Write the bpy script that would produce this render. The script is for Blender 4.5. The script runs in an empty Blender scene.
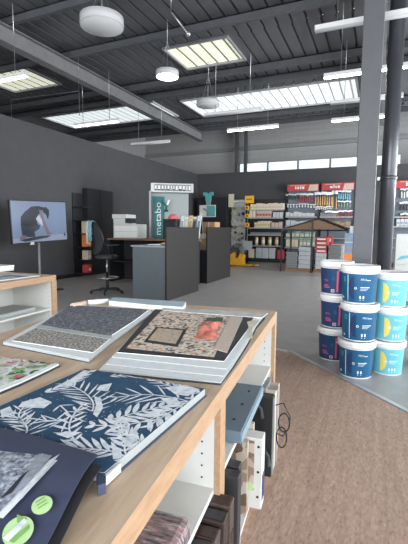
import bpy, math, random
from mathutils import Vector, Matrix
from mathutils.geometry import tessellate_polygon
random.seed(7)
C = bpy.context.scene.collection
R = math.radians
PI = math.pi
# ------------------------------------------------------------------ camera
F, H = 400.0, 1.35
YAW, PITCH, ROLL = math.atan(176/400), math.atan(43/400), R(0.5)
camrot = Matrix.Rotation(YAW, 3, 'Z') @ Matrix.Rotation(PI/2-PITCH, 3, 'X') @ Matrix.Rotation(ROLL, 3, 'Z')
cd = bpy.data.cameras.new('camera'); cam = bpy.data.objects.new('camera', cd); C.objects.link(cam)
cam.matrix_world = Matrix.Translation((0, 0, H)) @ camrot.to_4x4()
cd.sensor_fit = 'VERTICAL'; cd.sensor_height = 36.0; cd.lens = 36.0*F/544; cd.clip_start = 0.02; cd.clip_end = 200
bpy.context.scene.camera = cam

def ray(u, v): return camrot @ Vector(((u-204)/F, -(v-272)/F, -1.0))
def onz(u, v, z=0.0):
    d = ray(u, v); t = (z-H)/d.z; return Vector((d.x*t, d.y*t, z))
def ony(u, v, y):
    d = ray(u, v); t = y/d.y; return Vector((d.x*t, y, H+d.z*t))

# ------------------------------------------------------------------ materials
def mat(name, col, rough=0.6, metal=0.0, noise=None, bump=0.0, spec=0.4, stretch=(1, 1, 1), emis=0.0, cols=None, tex='noise', alpha=1.0):
    m = bpy.data.materials.new(name); m.use_nodes = True
    nt = m.node_tree; b = nt.nodes['Principled BSDF']
    c4 = (*col, 1)
    b.inputs['Base Color'].default_value = c4
    b.inputs['Roughness'].default_value = rough; b.inputs['Metallic'].default_value = metal
    b.inputs['Specular IOR Level'].default_value = spec
    if alpha < 1: b.inputs['Alpha'].default_value = alpha
    if emis:
        b.inputs['Emission Color'].default_value = c4; b.inputs['Emission Strength'].default_value = emis
    if noise:
        sc, amt = noise
        tc = nt.nodes.new('ShaderNodeTexCoord'); mp = nt.nodes.new('ShaderNodeMapping')
        mp.inputs['Scale'].default_value = stretch
        nt.links.new(tc.outputs['Object'], mp.inputs['Vector'])
        if tex == 'noise':
            n = nt.nodes.new('ShaderNodeTexNoise'); n.inputs['Detail'].default_value = 6
            n.inputs['Roughness'].default_value = 0.65; out = n.outputs['Fac']
        else:
            n = nt.nodes.new('ShaderNodeTexVoronoi'); out = n.outputs['Color']
            sep = nt.nodes.new('ShaderNodeSeparateColor'); nt.links.new(out, sep.inputs[0]); out = sep.outputs[0]
        n.inputs['Scale'].default_value = sc
        nt.links.new(mp.outputs[0], n.inputs['Vector'])
        r = nt.nodes.new('ShaderNodeValToRGB'); e = r.color_ramp.elements
        if cols:
            if tex != 'noise': r.color_ramp.interpolation = 'CONSTANT'
            e[0].position = cols[0][0]; e[0].color = (*cols[0][1], 1)
            e[1].position = cols[-1][0]; e[1].color = (*cols[-1][1], 1)
            for p, c in cols[1:-1]:
                q = r.color_ramp.elements.new(p); q.color = (*c, 1)
        else:
            e[0].position = 0.3; e[0].color = tuple(x*(1-amt) for x in col)+(1,)
            e[1].position = 0.7; e[1].color = tuple(min(1, x*(1+amt)) for x in col)+(1,)
        nt.links.new(out, r.inputs[0]); nt.links.new(r.outputs[0], b.inputs['Base Color'])
        if bump:
            bp = nt.nodes.new('ShaderNodeBump'); bp.inputs['Strength'].default_value = bump; bp.inputs['Distance'].default_value = 0.004
            nt.links.new(out, bp.inputs['Height']); nt.links.new(bp.outputs[0], b.inputs['Normal'])
    return m

M = {}
M['wall'] = mat('wall', (0.060, 0.060, 0.064), 0.85, noise=(3, 0.08))
M['outer'] = mat('outer', (0.38, 0.38, 0.375), 0.7, noise=(6, 0.1), stretch=(8, 1, 0.3))
M['lightwall'] = mat('lightwall', (0.42, 0.42, 0.41), 0.8, noise=(4, 0.05))
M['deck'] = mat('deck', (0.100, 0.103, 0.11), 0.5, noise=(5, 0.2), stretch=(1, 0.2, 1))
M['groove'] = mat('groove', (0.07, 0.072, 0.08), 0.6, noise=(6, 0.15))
M['purlin'] = mat('purlin', (0.075, 0.078, 0.086), 0.5, noise=(6, 0.15))
M['beam'] = mat('beam', (0.15, 0.15, 0.155), 0.5, noise=(6, 0.15))
M['floor'] = mat('floor', (0.36, 0.345, 0.335), 0.36, noise=(5, 0.16), cols=[(0.3, (0.315, 0.303, 0.297)), (0.5, (0.36, 0.348, 0.34)), (0.72, (0.40, 0.388, 0.378))])
M['cork'] = mat('cork', (0.4, 0.28, 0.2), 0.6, noise=(95, 0.3), stretch=(1, 0.32, 1), bump=0.2, spec=0.3,
                cols=[(0.26, (0.16, 0.100, 0.072)), (0.42, (0.345, 0.240, 0.182)), (0.58, (0.42, 0.30, 0.235)), (0.78, (0.53, 0.405, 0.33))])
nt = M['cork'].node_tree; bs = nt.nodes['Principled BSDF']; lk = bs.inputs['Base Color'].links[0].from_socket
tc_ = nt.nodes.new('ShaderNodeTexCoord'); mp_ = nt.nodes.new('ShaderNodeMapping'); mp_.inputs['Rotation'].default_value = (0, 0, R(-5.8)); mp_.inputs['Scale'].default_value = (1, 0.05, 1)
ns_ = nt.nodes.new('ShaderNodeTexNoise'); ns_.inputs['Scale'].default_value = 26; ns_.inputs['Detail'].default_value = 4
rp_ = nt.nodes.new('ShaderNodeMapRange'); rp_.inputs[1].default_value = .3; rp_.inputs[2].default_value = .7; rp_.inputs[3].default_value = .92; rp_.inputs[4].default_value = 1.14
vm_ = nt.nodes.new('ShaderNodeVectorMath'); vm_.operation = 'SCALE'
nt.links.new(tc_.outputs['Object'], mp_.inputs[0]); nt.links.new(mp_.outputs[0], ns_.inputs['Vector']); nt.links.new(ns_.outputs['Fac'], rp_.inputs[0])
nt.links.new(lk, vm_.inputs[0]); nt.links.new(rp_.outputs[0], vm_.inputs['Scale']); nt.links.new(vm_.outputs[0], bs.inputs['Base Color'])
M['alu'] = mat('alu', (0.62, 0.62, 0.62), 0.35, 0.6, noise=(40, 0.06))
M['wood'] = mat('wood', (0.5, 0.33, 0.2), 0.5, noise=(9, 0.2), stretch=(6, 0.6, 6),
                cols=[(0.25, (0.43, 0.31, 0.21)), (0.5, (0.55, 0.41, 0.29)), (0.75, (0.64, 0.49, 0.36))])  # tabletop tone lightened to carry the window light reflecting off it
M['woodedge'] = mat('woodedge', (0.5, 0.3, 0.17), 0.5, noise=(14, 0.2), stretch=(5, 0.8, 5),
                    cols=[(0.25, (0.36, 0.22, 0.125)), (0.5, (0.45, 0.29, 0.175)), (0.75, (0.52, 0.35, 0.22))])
M['white'] = mat('white', (0.66, 0.67, 0.645), 0.5, noise=(20, 0.02))
M['plastic_white'] = mat('plastic_white', (0.83, 0.84, 0.84), 0.35, noise=(30, 0.015))
M['black'] = mat('black', (0.014, 0.015, 0.018), 0.45, noise=(20, 0.1))
M['charcoal'] = mat('charcoal', (0.035, 0.035, 0.038), 0.55, noise=(20, 0.1))
M['panel'] = mat('panel', (0.015, 0.0135, 0.013), 0.55, noise=(10, 0.1))
M['greybody'] = mat('greybody', (0.098, 0.118, 0.128), 0.5, noise=(10, 0.05))
M['column'] = mat('column', (0.088, 0.090, 0.099), 0.5, noise=(8, 0.06))
M['pipe'] = mat('pipe', (0.070, 0.073, 0.083), 0.30, 0.35, noise=(8, 0.06))
M['steel'] = mat('steel', (0.45, 0.46, 0.47), 0.3, 0.8, noise=(30, 0.05))
M['greymetal'] = mat('greymetal', (0.30, 0.31, 0.32), 0.45, 0.3, noise=(30, 0.05))
M['sky_panel'] = mat('sky_panel', (0.78, 0.78, 0.62), 0.5, emis=0.62, noise=(2, 0.05))
M['sky_bright'] = mat('sky_bright', (0.74, 0.80, 0.80), 0.5, emis=0.80, noise=(2, 0.05))
M['sky_rib'] = mat('sky_rib', (0.25, 0.26, 0.21), 0.6, emis=0.25, noise=(2, 0.05))  # rib tones, here and below, put the ribs' shadow lines into colour and glow
M['sky_ribw'] = mat('sky_ribw', (0.42, 0.45, 0.45), 0.6, emis=0.4, noise=(2, 0.05))
M['tube_on'] = mat('tube_on', (1, 0.96, 0.88), 0.5, emis=14.0)
M['drum_on'] = mat('drum_on', (1, 0.95, 0.86), 0.5, emis=5.0)
M['drum'] = mat('drum', (0.62, 0.63, 0.64), 0.6, noise=(20, 0.02))
M['drum_side'] = mat('drum_side', (0.42, 0.42, 0.43), 0.6, noise=(20, 0.02))
M['navy'] = mat('navy', (0.056, 0.066, 0.115), 0.5, noise=(60, 0.08))
M['navypage'] = mat('navypage', (0.024, 0.072, 0.135), 0.5, noise=(35, 0.25))
M['leafwhite'] = mat('leafwhite', (0.66, 0.69, 0.74), 0.55, noise=(45, 0.25),
                     cols=[(0.28, (0.30, 0.38, 0.48)), (0.42, (0.58, 0.63, 0.68)), (0.62, (0.76, 0.79, 0.82))])
M['paper'] = mat('paper', (0.68, 0.71, 0.72), 0.6, noise=(40, 0.04), stretch=(1, 1, 60))
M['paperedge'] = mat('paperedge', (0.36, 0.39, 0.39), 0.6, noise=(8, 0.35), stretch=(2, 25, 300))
M['photo'] = mat('photo', (0.4, 0.42, 0.45), 0.4, noise=(70, 0.5), tex='noise',
                 cols=[(0.36, (0.06, 0.07, 0.10)), (0.48, (0.24, 0.27, 0.33)), (0.6, (0.50, 0.54, 0.60)), (0.7, (0.66, 0.68, 0.72))])
M['photo2'] = mat('photo2', (0.3, 0.33, 0.38), 0.4, noise=(50, 0.35), stretch=(4, 1, 1))
M['photo3'] = mat('photo3', (0.62, 0.65, 0.7), 0.4, noise=(50, 0.25), stretch=(5, 1, 1))
M['green'] = mat('green', (0.47, 0.68, 0.33), 0.5, noise=(40, 0.05))
M['green2'] = mat('green2', (0.22, 0.42, 0.12), 0.5, noise=(40, 0.05))
M['slate'] = mat('slate', (0.1, 0.11, 0.13), 0.7, noise=(85, 0.4), bump=0.2,
                 cols=[(0.36, (0.045, 0.052, 0.065)), (0.5, (0.12, 0.13, 0.15)), (0.64, (0.29, 0.30, 0.32))])
M['gravel'] = mat('gravel', (0.3, 0.29, 0.27), 0.7, noise=(105, 0.4), bump=0.3,
                  cols=[(0.40, (0.07, 0.065, 0.06)), (0.48, (0.25, 0.235, 0.21)), (0.6, (0.52, 0.50, 0.46))])
M['terrazzo'] = mat('terrazzo', (0.6, 0.5, 0.42), 0.6, noise=(75, 0.4), tex='voronoi',
                    cols=[(0.0, (0.66, 0.57, 0.46)), (0.26, (0.56, 0.40, 0.30)), (0.40, (0.07, 0.09, 0.11)), (0.55, (0.64, 0.33, 0.22)), (0.66, (0.72, 0.64, 0.52)), (0.84, (0.28, 0.33, 0.34)), (0.92, (0.66, 0.60, 0.50))])
M['inset'] = mat('inset', (0.5, 0.42, 0.33), 0.6, noise=(60, 0.3), cols=[(0.35, (0.24, 0.24, 0.19)), (0.5, (0.50, 0.40, 0.30)), (0.7, (0.60, 0.47, 0.37))])
M['pink'] = mat('pink', (0.62, 0.20, 0.15), 0.7, noise=(30, 0.45))
M['darkgreen'] = mat('darkgreen', (0.06, 0.11, 0.06), 0.7, noise=(40, 0.4))
M['beige'] = mat('beige', (0.52, 0.44, 0.37), 0.7, noise=(200, 0.3), bump=0.3)
M['floral'] = mat('floral', (0.5, 0.5, 0.45), 0.6, noise=(38, 0.4), tex='voronoi',
                  cols=[(0.0, (0.55, 0.58, 0.52)), (0.4, (0.42, 0.48, 0.40)), (0.55, (0.25, 0.36, 0.22)), (0.66, (0.62, 0.50, 0.44)), (0.76, (0.52, 0.13, 0.20)), (0.86, (0.60, 0.61, 0.56)), (0.94, (0.13, 0.26, 0.18))])
M['magenta'] = mat('magenta', (0.58, 0.10, 0.19), 0.6, noise=(70, 0.4))
M['paleblue'] = mat('paleblue', (0.42, 0.52, 0.58), 0.5, noise=(20, 0.1))
M['caseblue'] = mat('caseblue', (0.135, 0.19, 0.235), 0.5, noise=(40, 0.06))
M['casedge'] = mat('casedge', (0.24, 0.33, 0.39), 0.5, noise=(40, 0.06))
M['brown'] = mat('brown', (0.045, 0.028, 0.023), 0.5, noise=(40, 0.25))
M['brown2'] = mat('brown2', (0.075, 0.052, 0.045), 0.55, noise=(60, 0.35))
M['stone'] = mat('stone', (0.3, 0.24, 0.2), 0.7, noise=(22, 0.4), tex='voronoi',
                 cols=[(0.0, (0.30, 0.22, 0.16)), (0.3, (0.46, 0.39, 0.32)), (0.55, (0.22, 0.15, 0.11)), (0.75, (0.52, 0.45, 0.38)), (0.9, (0.14, 0.09, 0.07))])
M['clearpink'] = mat('clearpink', (0.45, 0.28, 0.29), 0.15, noise=(22, 0.6), stretch=(1, 5, 1), cols=[(0.38, (0.08, 0.08, 0.09)), (0.48, (0.22, 0.20, 0.21)), (0.56, (0.36, 0.20, 0.20)), (0.64, (0.46, 0.46, 0.48))])
M['teal'] = mat('teal', (0.012, 0.13, 0.14), 0.5, noise=(10, 0.05))
M['display'] = mat('display', (0.28, 0.31, 0.31), 0.5, noise=(20, 0.05))
M['silver'] = mat('silver', (0.42, 0.43, 0.42), 0.35, 0.3, noise=(12, 0.1))
M['red'] = mat('red', (0.42, 0.05, 0.05), 0.5, noise=(20, 0.1))
M['redcap'] = mat('redcap', (0.58, 0.13, 0.14), 0.5, noise=(20, 0.1))
M['yellow'] = mat('yellow', (0.80, 0.42, 0.03), 0.45, noise=(20, 0.06))
M['orange'] = mat('orange', (0.75, 0.22, 0.06), 0.5, noise=(20, 0.06))
M['cream'] = mat('cream', (0.62, 0.57, 0.43), 0.6, noise=(20, 0.1))
M['cream2'] = mat('cream2', (0.55, 0.42, 0.34), 0.6, noise=(30, 0.2))
M['cardboard'] = mat('cardboard', (0.36, 0.23, 0.13), 0.7, noise=(20, 0.1))
M['greenbox'] = mat('greenbox', (0.28, 0.36, 0.30), 0.6, noise=(20, 0.15))
M['tan'] = mat('tan', (0.60, 0.36, 0.16), 0.6, noise=(30, 0.15))
M['cyan'] = mat('cyan', (0.16, 0.48, 0.60), 0.5, noise=(20, 0.05))
M['peg'] = mat('peg', (0.13, 0.15, 0.185), 0.5, noise=(30, 0.3))
M['pegwhite'] = mat('pegwhite', (0.50, 0.51, 0.49), 0.6, noise=(22, 0.25))
M['gold'] = mat('gold', (0.5, 0.38, 0.16), 0.35, 0.4, noise=(20, 0.1))
M['stackgrey'] = mat('stackgrey', (0.21, 0.22, 0.225), 0.6, noise=(30, 0.12))
M['stacklight'] = mat('stacklight', (0.46, 0.48, 0.50), 0.6, noise=(30, 0.06))
M['palletwood'] = mat('palletwood', (0.28, 0.17, 0.09), 0.7, noise=(20, 0.2))
M['beltcork'] = mat('beltcork', (0.19, 0.115, 0.07), 0.7, noise=(30, 0.2))
M['bluebox'] = mat('bluebox', (0.20, 0.27, 0.36), 0.6, noise=(20, 0.3))
M['printer'] = mat('printer', (0.50, 0.52, 0.50), 0.5, noise=(20, 0.03))
M['cloth_blue'] = mat('cloth_blue', (0.22, 0.43, 0.56), 0.8, noise=(20, 0.2))
M['cloth_cream'] = mat('cloth_cream', (0.60, 0.56, 0.46), 0.8, noise=(20, 0.15))
M['b_navy'] = mat('b_navy', (0.012, 0.055, 0.145), 0.3, noise=(20, 0.05))
M['b_blue'] = mat('b_blue', (0.012, 0.100, 0.215), 0.3, noise=(20, 0.05))
M['b_dark'] = mat('b_dark', (0.022, 0.050, 0.135), 0.3, noise=(20, 0.05))
M['b_cyan'] = mat('b_cyan', (0.14, 0.47, 0.56), 0.3, noise=(20, 0.05))
M['b_yellow'] = mat('b_yellow', (0.78, 0.62, 0.13), 0.3, noise=(20, 0.05))
M['b_pink'] = mat('b_pink', (0.66, 0.12, 0.22), 0.3, noise=(20, 0.05))
M['b_white'] = mat('b_white', (0.68, 0.75, 0.80), 0.3, noise=(20, 0.03))
M['scr_bg'] = mat('scr_bg', (0.115, 0.15, 0.225), 0.3, emis=0.38, noise=(1.5, 0.12))
M['scr_floor'] = mat('scr_floor', (0.18, 0.21, 0.28), 0.3, emis=0.32, noise=(8, 0.12))
M['scr_dark'] = mat('scr_dark', (0.016, 0.018, 0.026), 0.3, emis=0.27, noise=(20, 0.3))
M['scr_dark2'] = mat('scr_dark2', (0.030, 0.034, 0.048), 0.3, emis=0.27, noise=(20, 0.3))
M['scr_skin'] = mat('scr_skin', (0.12, 0.095, 0.105), 0.3, emis=0.32, noise=(20, 0.2))
M['scr_light'] = mat('scr_light', (0.3, 0.33, 0.4), 0.3, emis=0.27, noise=(20, 0.1))
M['tealscr'] = mat('tealscr', (0.10, 0.40, 0.42), 0.4, noise=(10, 0.1))
gm = bpy.data.materials.new('glass'); gm.use_nodes = True; nt = gm.node_tree
for n in list(nt.nodes): nt.nodes.remove(n)
o_ = nt.nodes.new('ShaderNodeOutputMaterial'); mx = nt.nodes.new('ShaderNodeMixShader'); tr = nt.nodes.new('ShaderNodeBsdfTransparent'); gl = nt.nodes.new('ShaderNodeBsdfGlossy')
gl.inputs['Roughness'].default_value = 0.05; mx.inputs[0].default_value = 0.06; tr.inputs['Color'].default_value = (0.93, 0.96, 0.97, 1)
nt.links.new(tr.outputs[0], mx.inputs[1]); nt.links.new(gl.outputs[0], mx.inputs[2]); nt.links.new(mx.outputs[0], o_.inputs[0]); M['glass'] = gm

# ------------------------------------------------------------------ mesh builder
class MB:
    def __init__(s): s.v = []; s.f = []; s.m = []; s.s = []; s.mats = []
    def mi(s, m):
        if m not in s.mats: s.mats.append(m)
        return s.mats.index(m)
    def add(s, vs, fs, m, smooth=False):
        b = len(s.v); s.v += [tuple(p) for p in vs]; k = s.mi(m)
        for f in fs: s.f.append([b+i for i in f]); s.m.append(k); s.s.append(smooth)
        return s
    def box(s, x0, x1, y0, y1, z0, z1, m, T=None):
        vs = [(x, y, z) for z in (z0, z1) for y in (y0, y1) for x in (x0, x1)]
        if T: vs = [T @ Vector(p) for p in vs]
        return s.add(vs, [(0, 2, 3, 1), (4, 5, 7, 6), (0, 1, 5, 4), (1, 3, 7, 5), (3, 2, 6, 7), (2, 0, 4, 6)], m)
    def prism(s, pts, z0, z1, m, T=None, side=None):          # outline in xy, extruded in z
        n = len(pts); a = sum(pts[i][0]*pts[(i+1) % n][1]-pts[(i+1) % n][0]*pts[i][1] for i in range(n))
        if a < 0: pts = pts[::-1]
        zf = z1 if callable(z1) else (lambda x, y: z1)
        z0f = z0 if callable(z0) else (lambda x, y: z0)
        vs = [(p[0], p[1], z0f(*p)) for p in pts]+[(p[0], p[1], zf(*p)) for p in pts]
        if T: vs = [T @ Vector(p) for p in vs]
        s.add(vs, [tuple(range(n-1, -1, -1)), tuple(range(n, 2*n))], m)
        s.add(vs, [(i, (i+1) % n, n+(i+1) % n, n+i) for i in range(n)], side or m)
        return s
    def flat(s, pts3, m): return s.add(pts3, [tuple(range(len(pts3)))], m)
    def lathe(s, prof, m, n=24, c=(0, 0, 0), T=None, cap=True, a0=0.0, a1=2*PI, smooth=True):
        full = abs(a1-a0-2*PI) < 1e-6; k = n if full else n+1
        vs = [(c[0]+r*math.cos(a0+(a1-a0)*j/n), c[1]+r*math.sin(a0+(a1-a0)*j/n), c[2]+z) for r, z in prof for j in range(k)]
        if T: vs = [T @ Vector(p) for p in vs]
        fs = [(i*k+j, i*k+(j+1) % k, (i+1)*k+(j+1) % k, (i+1)*k+j) for i in range(len(prof)-1) for j in range(n)]
        s.add(vs, fs, m, smooth)
        if cap:
            b = len(s.v)-len(vs)
            for ring, rev in ((0, True), (len(prof)-1, False)):
                if prof[ring][0] > 1e-5:
                    f = [b+ring*k+j for j in range(k)]
                    s.f.append(f[::-1] if rev else f); s.m.append(s.mi(m)); s.s.append(False)
        return s
    def tube(s, pts, r, m, n=8):
        pts = [Vector(p) for p in pts]; vs = []
        up = Vector((0, 0, 1))
        for i, p in enumerate(pts):
            d = (pts[min(i+1, len(pts)-1)]-pts[max(i-1, 0)]).normalized()
            x = d.cross(up if abs(d.z) < 0.95 else Vector((1, 0, 0))).normalized(); y = d.cross(x).normalized()
            rr = r[i] if isinstance(r, (list, tuple)) else r
            vs += [p+x*rr*math.cos(2*PI*j/n)+y*rr*math.sin(2*PI*j/n) for j in range(n)]
        s.add(vs, [(i*n+j, i*n+(j+1) % n, (i+1)*n+(j+1) % n, (i+1)*n+j) for i in range(len(pts)-1) for j in range(n)], m, True)
        b = len(s.v)-len(vs)
        s.f.append([b+j for j in range(n)]); s.f.append([b+len(vs)-1-j for j in range(n)])
        s.m += [s.mi(m)]*2; s.s += [False]*2
        return s
    def build(s, name, parent=None, loc=None, rz=0.0, bevel=0.0):
        me = bpy.data.meshes.new(name); me.from_pydata(s.v, [], s.f)
        for m in s.mats: me.materials.append(m)
        me.polygons.foreach_set('material_index', s.m); me.polygons.foreach_set('use_smooth', s.s); me.update()
        o = bpy.data.objects.new(name, me); C.objects.link(o)
        if parent: o.parent = parent
        if loc is not None: o.location = loc
        if rz: o.rotation_euler = (0, 0, rz)
        if bevel:
            b = o.modifiers.new('bevel', 'BEVEL'); b.width = bevel; b.segments = 2; b.limit_method = 'ANGLE'; b.angle_limit = R(50)
        return o
def tag(o, label, cat, group=None):
    o['label'] = label; o['category'] = cat
    if group: o['group'] = group
    return o
def thing(name, label, cat, loc=(0, 0, 0), rz=0.0, group=None):
    o = bpy.data.objects.new(name, None); C.objects.link(o); o.empty_display_size = 0.1
    o.location = loc; o.rotation_euler = (0, 0, rz)
    return tag(o, label, cat, group)
def struct(o): o['kind'] = 'structure'; return o
def copy_tree(o, loc, rz=0.0, label=None, group=None):
    c = o.copy(); C.objects.link(c); c.location = loc; c.rotation_euler = (0, 0, rz)
    if label: c['label'] = label
    if group: c['group'] = group
    for ch in list(o.children):
        d = ch.copy(); C.objects.link(d); d.parent = c
        for g in list(ch.children):
            e = g.copy(); C.objects.link(e); e.parent = d
    return c
def text_mesh(txt, size):
    cu = bpy.data.curves.new('t', 'FONT'); cu.body = txt; cu.size = size; cu.resolution_u = 2
    ob = bpy.data.objects.new('t', cu); C.objects.link(ob)
    dg = bpy.context.evaluated_depsgraph_get(); me = bpy.data.meshes.new_from_object(ob.evaluated_get(dg))
    vs = [tuple(v.co) for v in me.vertices]; fs = [tuple(p.vertices) for p in me.polygons]
    bpy.data.objects.remove(ob); bpy.data.curves.remove(cu); bpy.data.meshes.remove(me)
    return vs, fs
def clip(poly, quad):
    n = len(quad); area = sum(quad[i][0]*quad[(i+1) % n][1]-quad[(i+1) % n][0]*quad[i][1] for i in range(n))
    q = quad if area > 0 else quad[::-1]; out = poly
    for i in range(n):
        a, b = q[i], q[(i+1) % n]; inp = out; out = []
        if not inp: return []
        side = lambda p: (b[0]-a[0])*(p[1]-a[1])-(b[1]-a[1])*(p[0]-a[0])
        for j in range(len(inp)):
            p, r = inp[j-1], inp[j]; sp, sr = side(p), side(r)
            if sr >= 0:
                if sp < 0: t = sp/(sp-sr); out.append((p[0]+(r[0]-p[0])*t, p[1]+(r[1]-p[1])*t))
                out.append(r)
            elif sp >= 0: t = sp/(sp-sr); out.append((p[0]+(r[0]-p[0])*t, p[1]+(r[1]-p[1])*t))
    return out

# ------------------------------------------------------------------ room shell
X0, X1, Y0, Y1, ZC = -11.6, 6.0, -5.0, 18.6, 5.0
YH, ZH = 13.4, 6.6
b = MB(); b.box(X0, X1, Y0, Y1, -0.1, 0.0, M['floor']); struct(b.build('floor'))
# cork covering in the foreground, 8 mm proud, with an aluminium edge strip
P0, P1 = (-0.95, 4.36), (0.10, 3.40)                     # along the strip
st = [(-2.3, 4.05), (-1.05, 4.38), (-0.86, 4.36), (-0.279, 3.77), (0.252, 3.25), (2.2, 1.42)]
b = MB(); b.prism(st+[(2.2, -3.0), (-2.3, -3.0)], 0.0002, 0.006, M['cork']); struct(b.build('floor'))
b = MB()
for i in range(len(st)-1):
    p, q = Vector((*st[i], 0)), Vector((*st[i+1], 0)); d = (q-p).normalized(); n = Vector((-d.y, d.x, 0))*0.022
    b.prism([tuple((p-n)[:2]), tuple((q-n)[:2]), tuple((q+n)[:2]), tuple((p+n)[:2])], 0.0003, 0.011, M['alu'])
struct(b.build('trim_1'))
b = MB(); b.box(-7.85, -7.7, Y0, 16.7, 0, 3.8, M['wall']); struct(b.build('wall_left'))
b = MB(); b.box(-7.7, 5.0, 16.7, 16.85, 0, 3.8, M['wall']); struct(b.build('wall_back'))
b = MB(); b.box(X0-0.1, X0, Y0, Y1, 0, 6.6, M['outer']); struct(b.build('wall_outer'))
b = MB(); b.box(-7.7, -7.685, Y0, 16.7, 0, 0.1, M['black']); struct(b.build('baseboard_left'))
# rear outer wall with a strip of high windows
b = MB(); b.box(X0, X1, Y1, Y1+0.1, 0, 4.0, M['outer']); b.box(X0, X1, Y1, Y1+0.1, 4.50, ZH, M['outer'])
for k in range(9): b.box(X0, X1, Y1-0.03, Y1, 4.62+k*0.22, 4.68+k*0.22, M['outer'])
b.box(X0, X1, Y1-0.14, Y1, 5.05, 5.2, M['greymetal'])
b.box(X0, -6.4, Y1, Y1+0.1, 4.0, 4.5, M['outer']); b.box(0.6, X1, Y1, Y1+0.1, 4.0, 4.5, M['outer']); struct(b.build('wall_rear'))
xs = [-6.4, -5.0, -3.6, -2.2, -0.8, 0.6]
for i in range(5):
    b = MB(); b.box(xs[i]+0.04, xs[i+1]-0.04, Y1+0.04, Y1+0.05, 4.04, 4.46, M['glass'])
    for (a, c, d, e) in ((xs[i], xs[i+1], 4.0, 4.04), (xs[i], xs[i+1], 4.46, 4.5), (xs[i], xs[i]+0.04, 4.04, 4.46), (xs[i+1]-0.04, xs[i+1], 4.04, 4.46)):
        b.box(a, c, Y1, Y1+0.08, d, e, M['greymetal'])
    struct(b.build('window_%d' % (5+i)))
# right side and shopfront behind the camera: walls with tall windows
def windowed_wall(axis, pos, a0, a1, name, wins, num):
    b = MB()
    def bx(u0, u1, z0, z1, m, t0=0.0, t1=0.12, B=None):
        B = B or b
        if axis == 'x': B.box(pos+t0, pos+t1, u0, u1, z0, z1, m)
        else: B.box(u0, u1, pos-t1, pos-t0, z0, z1, m)
    bx(a0, a1, 0, 0.4, M['lightwall']); bx(a0, a1, 3.9, ZC, M['lightwall'])
    e = a0
    for i, (u0, u1) in enumerate(wins):
        bx(e, u0, 0.4, 3.9, M['lightwall']); e = u1
        w = MB(); bx(u0+.05, u1-.05, 0.45, 3.85, M['glass'], 0.05, 0.06, w)
        for (p, q, r, s_) in ((u0, u1, .4, .45), (u0, u1, 3.85, 3.9), (u0, u0+.05, .45, 3.85), (u1-.05, u1, .45, 3.85), ((u0+u1)/2-.03, (u0+u1)/2+.03, .45, 3.85)):
            bx(p, q, r, s_, M['greymetal'], 0.02, 0.1, w)
        struct(w.build('window_%d' % (num+i)))
    bx(e, a1, 0.4, 3.9, M['lightwall']); struct(b.build(name))
windowed_wall('x', X1, Y0, Y1, 'wall_right', [(-3.5, -0.5), (0.2, 3.2), (3.9, 6.9), (7.6, 10.6), (11.3, 14.3)], 10)  # unseen; the farthest window is added to brighten the deep store
b = MB(); b.box(X1, X1+0.12, YH, Y1, ZC, 6.6, M['lightwall']); struct(b.build('wall_right'))
windowed_wall('y', Y0, X0, X1, 'wall_front', [(-6.5, -3.5), (-2.8, 0.2), (0.9, 3.9)], 16)
# corrugated roof deck with rooflights
SK = {1: (-9.1, -7.58, 6.92, 8.1), 2: (-4.17, -2.85, 7.42, 8.48), 3: (-10.3, -6.16, 10.25, 11.75), 4: (-5.35, -0.75, 10.5, 12.15)}
PUR = [-3.5, -1.7, 0.1, 1.9, 3.7, 5.3, 6.75, 8.85, 9.6, 12.35, 13.36]
def prof(x0, x1, step=0.25):
    out = []; x = x0
    while x < x1-1e-6:
        e = min(x+step, x1); w = e-x
        out += [(x, -0.045), (x+w*0.80, -0.045), (x+w*0.84, 0.0), (x+w*0.94, 0.0), (x+w*0.98, -0.045)]; x = e
    return out+[(x1, -0.045)]
def deck(b, x0, x1, y0, y1, z, m, mrib=None, th=0.03):
    p = prof(x0, x1); n = len(p)
    vs = [(x, y, z+dz) for y in (y0, y1) for x, dz in p]+[(x, y, z+dz+th) for y in (y0, y1) for x, dz in p]
    for i in range(n-1):
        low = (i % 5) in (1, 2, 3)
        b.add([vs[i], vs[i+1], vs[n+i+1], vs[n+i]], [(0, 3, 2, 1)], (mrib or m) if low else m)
    b.add(vs[2*n:], [(i, i+1, n+i+1, n+i) for i in range(n-1)], m)
b = MB()

ycuts = sorted(set([Y0, YH]+[s[2] for s in SK.values()]+[s[3] for s in SK.values()]))
for i in range(len(ycuts)-1):
    ya, yb = ycuts[i], ycuts[i+1]; ym = (ya+yb)/2; x = X0
    for s in sorted([s for s in SK.values() if s[2] < ym < s[3]]):
        deck(b, x, s[0], ya, yb, ZC, M['deck'], M['groove']); x = s[1]
    deck(b, x, X1, ya, yb, ZC, M['deck'], M['groove'])
struct(b.build('ceiling'))
b = MB(); deck(b, X0, X1, YH, Y1, ZH, M['deck'], M['groove']); b.box(X0, X1, YH-0.06, YH, ZC-0.05, ZH, M['outer']); struct(b.build('ceiling'))
for k, (x0, x1, y0, y1) in SK.items():
    b = MB(); deck(b, x0, x1, y0, y1, ZC, M['sky_bright' if k > 2 else 'sky_panel'], M['sky_ribw' if k > 2 else 'sky_rib'])
    for (a, c, d, e) in ((x0-.04, x1+.04, y0-.05, y0), (x0-.04, x1+.04, y1, y1+.05), (x0-.04, x0, y0, y1), (x1, x1+.04, y0, y1)):
        b.box(a, c, d, e, ZC-0.09, ZC-0.002, M['drum_side'] if k > 2 else M['greymetal'])
    struct(b.build('window_%d' % k))
n = 2
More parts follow.
